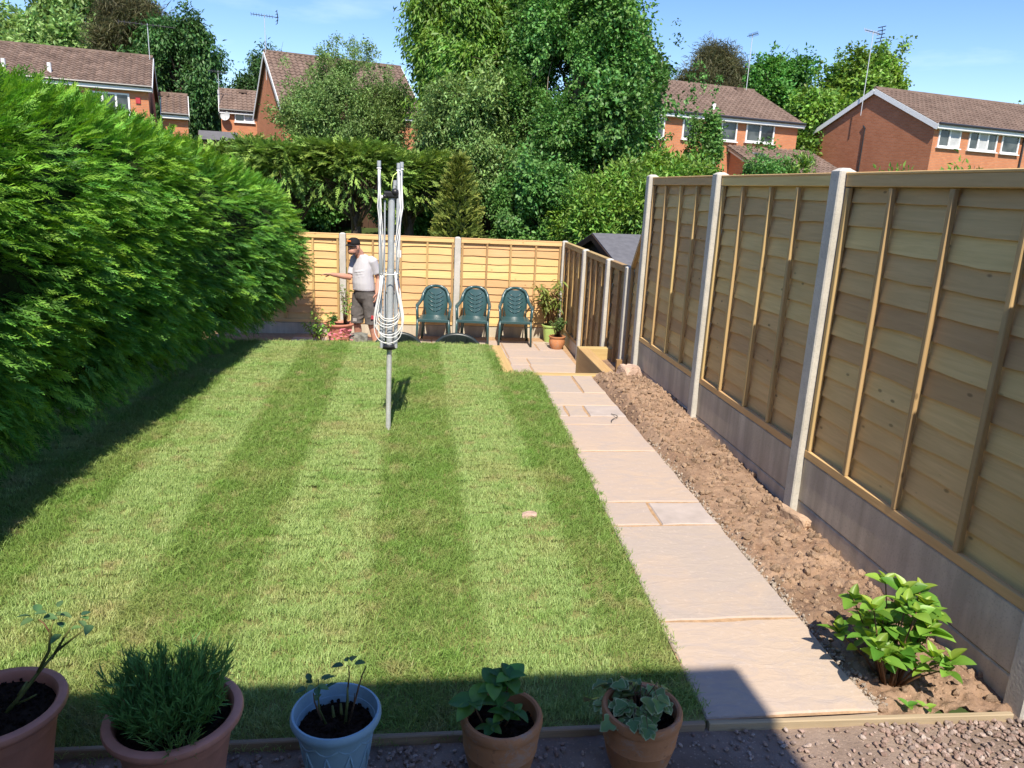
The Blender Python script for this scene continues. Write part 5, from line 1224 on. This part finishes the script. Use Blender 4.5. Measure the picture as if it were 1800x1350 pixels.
rose((-.25, 2.30, .185), 'pruned rose canes with few leaves in the blue pot',
     [([(-.03, .0, 0), (-.06, .02, .06), (-.065, .03, .13), (-.062, .035, .17)], .0045), ([(-.05, .0, .03), (-.075, .02, .09), (-.08, .03, .12)], .004), ([(.03, .0, 0), (.037, .03, .09), (.036, .04, .13)], .0065), ([(.037, .04, .12), (.042, .05, .17), (.04, .055, .205)], .0035),
      ([(.04, .0, 0), (.065, .03, .09), (.085, .05, .165), (.10, .06, .20)], .004), ([(.065, .03, .09), (.075, .04, .14)], .003), ([(.05, .03, 0), (.06, .06, .09)], .003), ([(-.01, .03, 0), (-.018, .05, .05)], .008), ([(.015, .04, 0), (.01, .06, .05)], .008)],
     [((-.066, .03, .155), 5), ((-.085, .03, .15), 3), ((.042, .055, .21), 4), ((-.055, .03, .12), 2)])
# lavender: dense fine shoots
def fine_bush(P, label, n, rx, h, mat, seed, ll=.05, lw=.0045, per=26, name='lavender_bush', stem='stem_green', flop=.55, offs=(0, 0)):
    g = np.random.default_rng(seed); e = empty(name, P, 0, label, 'plant'); vs = []; fs = []; st = MB()
    for i in range(n):
        a = g.uniform(0, 6.283); r = math.sqrt(g.random()); b = np.array([math.cos(a)*r*rx*.55+offs[0], math.sin(a)*r*rx*.55+offs[1], 0]); lean = r*flop
        d = np.array([math.cos(a)*lean+g.normal(0, .1), math.sin(a)*lean+g.normal(0, .1), 1.0]); d /= np.linalg.norm(d); L = h*g.uniform(.65, 1.1)*(1-.25*r)
        st.tube([tuple(b), tuple(b+d*L*.6+np.array([0, 0, .01])), tuple(b+d*L)], .0013, 4, False)
        for k in range(per):
            t = g.uniform(.2, 1.0); p = b+d*L*t; q = g.normal(0, .55, 3)+d*1.5; q /= np.linalg.norm(q); s = np.cross(q, g.normal(0, 1, 3)); s /= np.linalg.norm(s)
            l = ll*g.uniform(.6, 1.2); w = lw*g.uniform(.7, 1.2); j = len(vs); vs += [p-s*w/4, p+s*w/4, p+q*l*.6+s*w/2, p+q*l, p+q*l*.6-s*w/2]; fs += [(j, j+1, j+2), (j, j+2, j+4), (j+2, j+3, j+4)]
    o = link('foliage', fast_mesh('foliage', np.array(vs), np.array(fs), mat), e); tag(o, kind='stuff'); st.build('stems', M[stem], e); tag(e.children[-1], kind='stuff')
    return e
fine_bush((-.785, 2.27, .27), 'bushy dark green lavender in the second pot from the left', 230, .22, .235, ML['lav'], 3, .05, .0042, 30)
fine_bush((-.73, 2.11, .27), 'small tuft of lavender at the front of the lavender pot', 16, .05, .12, ML['lav'], 4, .045, .004, 22, flop=.9)
# young hydrangea in the fourth pot
HD = [leaf_mesh('leaf', .075, .058, ML['hyd_dark'], .2, .3, 1.1, .03, i) for i in range(3)]
yh = empty('young_hydrangea', (.305, 2.235, .195), 0, 'young hydrangea with rounded leaves in the fourth pot', 'plant')
for (x, y, h, n, s) in ((-.085, .0, .115, 6, 1.2), (-.01, .03, .165, 5, 1.0), (.045, .04, .18, 6, 1.05), (.02, -.02, .08, 6, .85), (-.02, -.03, .04, 5, .75), (.06, -.01, .08, 4, .8), (.03, .03, .13, 4, .9)):
    m = MB(); m.tube([(x*.3, y*.3, -.01), (x*.7, y*.7, h*.5), (x, y, h)], [.004, .0035, .0025], 6); m.build('stem', M['stem_brown'], yh, True)
    for k in range(n):
        a = k*6.283/n+x*40; put_leaf(yh, HD[k % 3], (x, y, h-.012*(k % 2)), (math.cos(a), math.sin(a), rg.uniform(.05, .75)), rg.uniform(-.3, .3), s*rg.uniform(.75, 1.1))
# variegated ivy: green blade on a slightly larger cream one
IVe = leaf_mesh('leaf', .066, .054, ML['ivy_edge'], .15, .25, 1.2, 0, 1, True); IVg = leaf_mesh('blade_centre', .057, .046, ML['ivy'], .15, .25, 1.2, 0, 1, True)
iv = empty('ivy_plant', (.825, 2.245, .195), 0, 'variegated cream edged ivy in the fifth pot', 'plant')
for i in range(19):
    a = i*2.4; l = rg.uniform(.03, .165); h = rg.uniform(.07, .15) if l < .1 else rg.uniform(.04, .10)
    pts = [Vector((math.cos(a)*l*t, math.sin(a)*l*t, h*math.sin(t*2.2)/.81)) for t in (0, .35, .7, 1)]
    m = MB(); m.tube(pts, [.0025, .002, .0018, .001], 5); m.build('vine', M['stem_brown'], iv, True)
    for k in range(5):
        p = pts[1].lerp(pts[3], k/4); aa = a+rg.uniform(-1.2, 1.2); d = Vector((math.cos(aa), math.sin(aa), rg.uniform(-.5, .25))); s = rg.uniform(.7, 1.15); rl = rg.uniform(-.5, .5)
        L = put_leaf(iv, IVe, p, d, rl, s); c = link('blade_centre', IVg, L); c.location = (.004, 0, .0022)

# ---- pots and plants on the patio
pot((2.40, 12.82, PZ), 'lime green glazed pot in the back right corner', [(.11, 0), (.125, .08), (.15, .26), (.165, .27), (.168, .295), (.155, .30), (.145, .28), (.12, .1)], M['pot_lime'], .14, .265, 'pots on the patio', seg=32)
pot((2.40, 12.22, PZ), 'small terracotta pot in front of the lime green pot', [(.09, 0), (.125, .07), (.135, .13), (.125, .18), (.14, .195), (.142, .215), (.13, .22), (.12, .2), (.115, .12)], M['terracotta'], .115, .19, 'pots on the patio', seg=32)
def leafy(P, label, n, w, h, me, seed, cat='plant', name='leafy_plant', stems=12, arch=.35, base=.05, lim=None):
    g = random.Random(seed); e = empty(name, P, 0, label, cat)
    for i in range(stems):
        a = g.uniform(0, 6.283); r = w*g.uniform(.2, 1); H = h*g.uniform(.6, 1.05); x, y = math.cos(a)*r, math.sin(a)*r
        if lim: x = min(x, lim)
        pts = [Vector((x*.15, y*.15, 0)), Vector((x*.45, y*.45, H*.5)), Vector((x*.8, y*.8, H*.85)), Vector((x, y, H))]
        m = MB(); m.tube(pts, [.006, .005, .003, .0015], 5); m.build('stem', M['stem_brown'], e, True)
        for k in range(n):
            t = .3+.7*(k+.5)/n; q = t*3; j = min(2, int(q)); p = pts[j].lerp(pts[j+1], q-j); aa = a+g.uniform(-2.2, 2.2)
            put_leaf(e, me[k % len(me)], p, (math.cos(aa), math.sin(aa), g.uniform(-.5, .4)), g.uniform(-.5, .5), g.uniform(.7, 1.2))
    return e
BL = [leaf_mesh('leaf', .14, .034, ML['bamboo'], .15, .5, 1.2, 0, i) for i in range(2)]
leafy((2.36, 12.80, PZ+.26), 'tall yellow green leafy shrub growing in the lime green pot', 12, .36, .82, BL, 5, stems=22, name='potted_shrub', lim=.16)
SL = [leaf_mesh('leaf', .045, .016, ML['bush'], .15, .3, 1.2, 0, i) for i in range(2)]
leafy((2.40, 12.22, PZ+.19), 'small grey green bushy plant in the small terracotta pot', 20, .17, .36, SL, 6, stems=22, name='potted_shrub', lim=.14)
pot((-1.18, 12.25, PZ), 'wide pink terracotta bowl beside the man by the hedge end', bigpot_prof(.25, .36), M['terra_plastic'], .20, .32, 'pots on the patio', seg=32)
SH = [leaf_mesh('leaf', .07, .03, ML['hyd_dark'], .2, .3, 1.2, 0, i) for i in range(2)]
leafy((-1.10, 12.30, PZ+.31), 'loose upright shrub in the wide pink bowl', 12, .22, .62, [leaf_mesh('leaf', .07, .028, ML['laurel'], .2, .3, 1.2, 0, 9)], 7, stems=9, name='potted_shrub')
leafy((-1.27, 12.15, PZ+.31), 'low leafy plant at the left of the wide pink bowl', 10, .18, .22, SH, 8, stems=7, name='potted_plant')
leafy((-1.48, 12.0, PZ), 'straggly low shrub between the hedge end and the pink bowl', 14, .26, .62, [leaf_mesh('leaf', .08, .03, ML['laurel'], .2, .3, 1.2, 0, 11)], 9, stems=12, name='low_shrub')
# pink flowers at the foot of the bowl, in a low trough
fl = empty('pink_flowers', (-1.05, 11.45, PZ), 0, 'clump of pink flowers in a low pot at the lawn edge', 'flowers')
m = MB(); m.lathe([(.16, 0), (.21, .17), (.225, .18), (.225, .2), (.20, .2), (.18, .1)], 24); m.build('planter', M['terracotta'], fl, 40)
m = MB()
g = random.Random(3); PT = leaf_mesh('petal', .03, .028, ML['pink'], .2, .2, 1, 0, 1)
for i in range(46):
    a = g.uniform(0, 6.283); r = .23*math.sqrt(g.random()); p = Vector((math.cos(a)*r, math.sin(a)*r, .37+g.uniform(-.05, .04)-r*.25))
    f = link('flower', None, fl); f.location = p; f.rotation_euler = (g.uniform(-.5, .5), g.uniform(-.5, .5), g.uniform(0, 6))
    for k in range(5): put_leaf(f, PT, (0, 0, 0), (math.cos(k*1.257), math.sin(k*1.257), .45), 0, 1.0, 'petal')
leafs = [leaf_mesh('leaf', .05, .03, ML['hyd_dark'], .2, .3, 1.1, 0, 15)]
for i in range(40):
    a = g.uniform(0, 6.283); r = .2*g.random(); put_leaf(fl, leafs[0], (math.cos(a)*r, math.sin(a)*r, .16+g.uniform(0, .16)), (math.cos(a), math.sin(a), .5), 0, g.uniform(.8, 1.3))
# mossy stone beside the flowers
def boulder(name, P, r, mat, label, seed, cat='stone', rz=0):
    g = np.random.default_rng(seed); bm = bmesh.new(); bmesh.ops.create_icosphere(bm, subdivisions=3, radius=1)
    off = g.uniform(0, 50)
    for v in bm.verts:
        c = v.co.normalized(); q = fbm(np.array([c.x*1.2+off]), np.array([c.y*1.2+c.z*.9+off]), 1.6, 4, seed)[0]; s = .62+.65*q
        c = Vector((max(-.72, min(.72, c.x)), max(-.7, min(.7, c.y)), max(-.66, min(.66, c.z))))*1.35*s; v.co = Vector((c.x*r[0], c.y*r[1], c.z*r[2]))
    me = bpy.data.meshes.new(name); bm.to_mesh(me); bm.free(); me.materials.append(mat)
    return tag(link(name, me, None, loc=P, rot=(0, 0, rz)), label, cat)
M['rubble'] = mat_plain('pale_pink_rubble', (.50, .36, .28), .9, .1, .3, 9, .02)
M['grey_rock'] = mat_plain('grey_mossy_rock', (.19, .19, .165), .9, .1, .4, 14, .02)
boulder('rubble_block', (2.435, 8.05, .06), (.12, .11, .12), M['rubble'], 'broken pink rubble block at the far end of the soil bed', 3, 'rubble', .3)
boulder('rock', (-.82, 11.45, PZ+.17), (.14, .12, .20), M['grey_rock'], 'grey mottled rock between the pink flowers and the man', 4)
boulder('paver_piece', (2.50, 4.30, .02), (.035, .13, .05), M['clod'], 'small broken slab leaning at the foot of the nearest tall post', 5, 'rubble', .25)
# scrap on the lawn and a bent wire on the path
m = MB(); m.add([(-.045, -.02, .03), (.0, -.028, .034), (.045, -.012, .03), (.04, .02, .032), (-.01, .026, .038), (-.04, .015, .032)], [(0, 1, 2, 3, 4, 5)])
sc_ = boulder('pebble', (.745, 4.37, .028), (.05, .032, .018), M['rubble'], 'pale flat pebble lying on the lawn beside a bare patch', 8)
m = MB(); m.tube([(0, 0, .006), (.01, .05, .006), (.05, .10, .01), (.09, .13, .014), (.10, .19, .01), (.06, .25, .006)], .0035, 5); tag(m.build('bent_wire', M['gutter'], loc=(1.80, 6.36, .016)), 'thin bent dark wire lying across the path slabs', 'wire')
# ================================================================== MAN
mr = empty('person', (-.75, 11.62, PZ), 0, 'man in white T-shirt, grey work shorts and black cap reaching towards the hedge', 'person')
FD = Vector((-.80, -.60, 0)).normalized(); RD = Vector((FD.y, -FD.x, 0))       # facing; his right-hand side
def sec(c, a, b, yaw=0):
    m = Matrix.Rotation(yaw, 3, 'Z'); return (Vector(c), (m @ RD)*a, (m @ FD)*b)
def limb(m, pts, rs, seg=12): m.tube(pts, rs, seg)
def remesh(o, vox, it=4):
    r = o.modifiers.new('skin', 'REMESH'); r.mode = 'VOXEL'; r.voxel_size = vox; r.use_smooth_shade = True
    s = o.modifiers.new('soft', 'SMOOTH'); s.iterations = it; s.factor = .5
    return o
SHR = Vector((-.125, .125, 1.45)); SHL = Vector((.135, -.115, 1.44))
ELR = Vector((-.19, .03, 1.165)); WRR = Vector((-.465, -.09, 1.215)); ELL = Vector((.235, -.06, 1.17)); WRL = Vector((.205, -.16, .96))
HIPR = Vector((-.06, .075, .90)); HIPL = Vector((.085, -.06, .90)); KNR = Vector((-.105, .03, .47)); KNL = Vector((.12, -.09, .475)); ANR = Vector((-.10, .09, .09)); ANL = Vector((.20, -.07, .09))
NECK = Vector((-.045, -.01, 1.49)); HEAD = Vector((-.135, -.085, 1.638))
m = MB()
m.loft([sec((.02, 0, .86), .10, .09), sec((.02, 0, .93), .165, .125), sec((.0, -.01, 1.05), .160, .135), sec((-.005, -.015, 1.18), .165, .130), sec((-.005, .0, 1.32), .180, .120), sec((-.005, .005, 1.41), .165, .095), sec((-.02, 0, 1.47), .085, .07), sec((-.03, 0, 1.49), .06, .06)])
limb(m, [NECK-Vector((-.01, -.01, .05)), NECK+Vector((-.02, -.015, .05)), HEAD+Vector((.035, .025, -.05))], [.072, .066, .062])
HF = Vector((-.66, -.75, 0)).normalized(); HR = Vector((HF.y, -HF.x, 0))
# head, jaw, nose, ears
m.ball(HEAD, (.088, .088, .118), 16, 12); m.ball(HEAD+HF*.035+Vector((0, 0, -.065)), (.068, .068, .058), 14, 10)
m.tube([HEAD+HF*.075+Vector((0, 0, .01)), HEAD+HF*.108+Vector((0, 0, -.028)), HEAD+HF*.09+Vector((0, 0, -.04))], [.010, .016, .012], 8)
m.ball(HEAD+HF*.085+Vector((0, 0, -.062)), (.022, .022, .012), 8, 6)
for s in (-1, 1): m.ball(HEAD+HR*s*.083+HF*-.008+Vector((0, 0, -.012)), (.018, .018, .032), 8, 6)
limb(m, [SHR, SHR.lerp(ELR, .5), ELR], [.058, .050, .043]); limb(m, [ELR, ELR.lerp(WRR, .35), WRR], [.043, .044, .028])
limb(m, [SHL, SHL.lerp(ELL, .5), ELL], [.060, .052, .044]); limb(m, [ELL, ELL.lerp(WRL, .35), WRL], [.044, .045, .029])
for hp, kn, an in ((HIPR, KNR, ANR), (HIPL, KNL, ANL)):
    limb(m, [hp, hp.lerp(kn, .5), kn], [.098, .078, .056]); limb(m, [kn, kn.lerp(an, .32)+Vector((.01, .02, 0)), an], [.056, .060, .036])
    m.tube([an+Vector((.03, .02, -.04)), an+FD*.10+Vector((0, 0, -.055)), an+FD*.18+Vector((0, 0, -.065))], [.04, .042, .028], 10)
def hand(m, W, d, palm_n, curl, spread=.011):
    d = Vector(d).normalized(); n = Vector(palm_n).normalized(); s = d.cross(n).normalized()
    m.tube([W-d*.015, W+d*.035, W+d*.085], [(.027, .020), (.040, .016), (.040, .014)], 10, up=tuple(n))
    for i, (o, l) in enumerate(((-.030, .072), (-.010, .082), (.011, .077), (.030, .060))):
        b = W+d*.080+s*o; a = d; p1 = b+a*l*.45; a2 = (d+n*curl).normalized(); p2 = p1+a2*l*.32; a3 = (d+n*curl*2.1).normalized(); p3 = p2+a3*l*.28
        m.tube([b-d*.012, b, p1, p2, p3], [.0105, .0105, .0095, .0085, .0065], 8)
    t0 = W+d*.022-s*.030; t1 = t0+(d*.6-s*.8+n*.3).normalized()*.036; t2 = t1+(d*.9-s*.25+n*.4).normalized()*.03; t3 = t2+(d+n*.3).normalized()*.024
    m.tube([t0, t1, t2, t3], [.014, .012, .011, .008], 8)
hand(m, WRR, (-.95, -.2, .02), (.1, -.25, -.95), .35); hand(m, WRL, (-.15, -.25, -.95), (-.9, .2, .1), .7)
remesh(m.build('body', M['skin'], mr, True), .0085, 3)
# T-shirt
m = MB()
m.loft([sec((.012, -.012, .985), .186, .158), sec((.008, -.018, 1.02), .186, .160), sec((.0, -.022, 1.10), .184, .160), sec((-.005, -.018, 1.20), .184, .150), sec((-.005, -.004, 1.32), .196, .138), sec((-.002, .003, 1.42), .188, .116), sec((-.01, 0, 1.485), .135, .09), sec((-.03, -.004, 1.52), .080, .076)], 20)
limb(m, [SHR-Vector((-.04, .03, -.01)), SHR+Vector((-.01, 0, -.01)), SHR.lerp(ELR, .55), SHR.lerp(ELR, .86)], [.075, .074, .070, .071]); limb(m, [SHL-Vector((.04, -.03, -.01)), SHL+Vector((.01, 0, -.01)), SHL.lerp(ELL, .5), SHL.lerp(ELL, .70)], [.072, .074, .070, .072])
rg = random.Random(4)
for i in range(9):       # soft folds across the waist and under the arm
    z = 1.0+i*.035; a = rg.uniform(-.6, .9); p = Vector((.0, -.015, z)); pts = []
    for t in (-.7, -.3, .1, .5): q = a+t; pts.append(p+RD*.180*math.sin(q)*-1+FD*.152*math.cos(q)+Vector((0, 0, .03*t)))
    m.tube(pts, [.003, .010, .009, .003], 6)
remesh(m.build('t_shirt', M['shirt'], mr, True), .010, 4)
# shorts
m = MB()
m.loft([sec((.018, 0, .80), .12, .11), sec((.018, 0, .87), .185, .145), sec((.016, -.004, .95), .182, .148), sec((.012, -.010, 1.015), .176, .148)], 18)
for hp, kn in ((HIPR, KNR), (HIPL, KNL)):
    e_ = kn+(hp-kn)*.02; limb(m, [hp+Vector((0, 0, .02)), hp.lerp(kn, .35), hp.lerp(kn, .75), e_], [.118, .112, .102, .100], 14)
    m.tube([e_+Vector((0, 0, .006)), e_-Vector((0, 0, .004))], [.104, .104], 14)
    sd_ = Vector((.6, -.8, 0)) if hp is HIPL else Vector((-.55, -.6, 0)); c = hp.lerp(kn, .55)+sd_.normalized()*.092; m.cbox(c, (.10, .05, .13), .02)
for i in range(10):
    hp, kn = ((HIPR, KNR), (HIPL, KNL))[i % 2]; t = rg.uniform(.2, .95); c = hp.lerp(kn, t); a = rg.uniform(-1, 1); pts = [c+Vector((math.sin(a+q)*.106, -math.cos(a+q)*.106, .03*q)) for q in (-.5, -.1, .3, .7)]; m.tube(pts, [.003, .010, .009, .003], 6)
so_ = remesh(m.build('shorts', M['shorts'], mr, True), .010, 3)
m = MB(); c = HIPL.lerp(KNL, .72)+Vector((.045, -.112, 0)); m.cbox(c, (.075, .012, .06), .004, (0, .2, R(25))); m.build('red_patch', M['red_patch'], so_)
m = MB(); c = HIPR.lerp(KNR, .86)+Vector((-.03, -.105, 0)); m.cbox(c, (.06, .012, .05), .004, (0, 0, R(-15))); m.build('pale_patch', M['patch'], so_)
# cap with curved peak
m = MB(); cv = []
CT = HEAD+Vector((0, 0, .035))
for i in range(8):
    ph = math.pi/2*i/7
    for k in range(20):
        t = 2*math.pi*k/20; cv.append(CT+(HR*math.cos(t)*.093+HF*math.sin(t)*.099)*math.cos(ph)**.75+Vector((0, 0, .098*math.sin(ph))))
fs = [(i*20+k, i*20+(k+1) % 20, (i+1)*20+(k+1) % 20, (i+1)*20+k) for i in range(7) for k in range(20)]+[tuple(range(140, 160))]
m.add(cv, fs); cp = m.build('cap', M['cap'], mr, True)
sl = cp.modifiers.new('cloth', 'SOLIDIFY'); sl.thickness = .004
m = MB(); vs = []
for j in range(4):
    for i in range(11):
        a = -1+2*i/10; r = .094+.062*j/3*math.cos(a*1.25); vs.append(CT+HR*math.sin(a*1.25)*(.094+.01*j/3)+HF*(math.cos(a*1.25)*r)+Vector((0, 0, .004-.018*j/3-.020*a*a)))
m.add(vs, [(j*11+i, j*11+i+1, j*11+12+i, j*11+11+i) for j in range(3) for i in range(10)]); pk = m.build('peak', M['cap'], cp, True); sl = pk.modifiers.new('board', 'SOLIDIFY'); sl.thickness = .005
m = MB()
for j in range(5):
    a = -.34+.17*j; p = CT+HR*math.sin(a)*.096+HF*math.cos(a)*.101+Vector((0, 0, .045)); d = (HR*math.sin(a)+HF*math.cos(a)); m.tube([p+Vector((0, 0, -.012)), p+d*.001+Vector((0, 0, .013))+HR*.004], .0075, 6)
m.build('cap_emblem', M['orange'], cp, True)
# stubble beard and hair at the nape, eyes
m = MB(); m.loft([(HEAD+HF*.028+Vector((0, 0, -.118)), HR*.035, HF*.040), (HEAD+HF*.036+Vector((0, 0, -.10)), HR*.058, HF*.060), (HEAD+HF*.034+Vector((0, 0, -.072)), HR*.066, HF*.064), (HEAD+HF*.026+Vector((0, 0, -.045)), HR*.071, HF*.060), (HEAD+HF*.005+Vector((0, 0, -.01)), HR*.084, HF*.035)], 14); remesh(m.build('beard', M['hair'], mr, True), .008, 2)
m = MB(); m.ball(HEAD+HF*-.022+Vector((0, 0, -.005)), (.076, .076, .07), 12, 8); m.build('hair', M['hair'], mr, True)
for s in (-1, 1):
    m = MB(); m.ball(HEAD+HR*s*.030+HF*.078+Vector((0, 0, .006)), (.010, .010, .007), 8, 6); m.build('eye', M['bead'], mr, True)
for an in (ANR, ANL):
    m = MB(); m.loft([(an+Vector((.02, .015, -.09)), RD*.045, FD*.05), (an+Vector((.02, .015, -.03)), RD*.046, FD*.055), (an+Vector((.01, .01, .05)), RD*.047, FD*.05), (an+Vector((.005, .005, .06)), RD*.043, FD*.046)], 12)
    m.tube([an+Vector((0, 0, -.055)), an+FD*.12+Vector((0, 0, -.058)), an+FD*.20+Vector((0, 0, -.066))], [.046, .046, .03], 10); remesh(m.build('boot', M['boot'], mr, True), .009, 2)
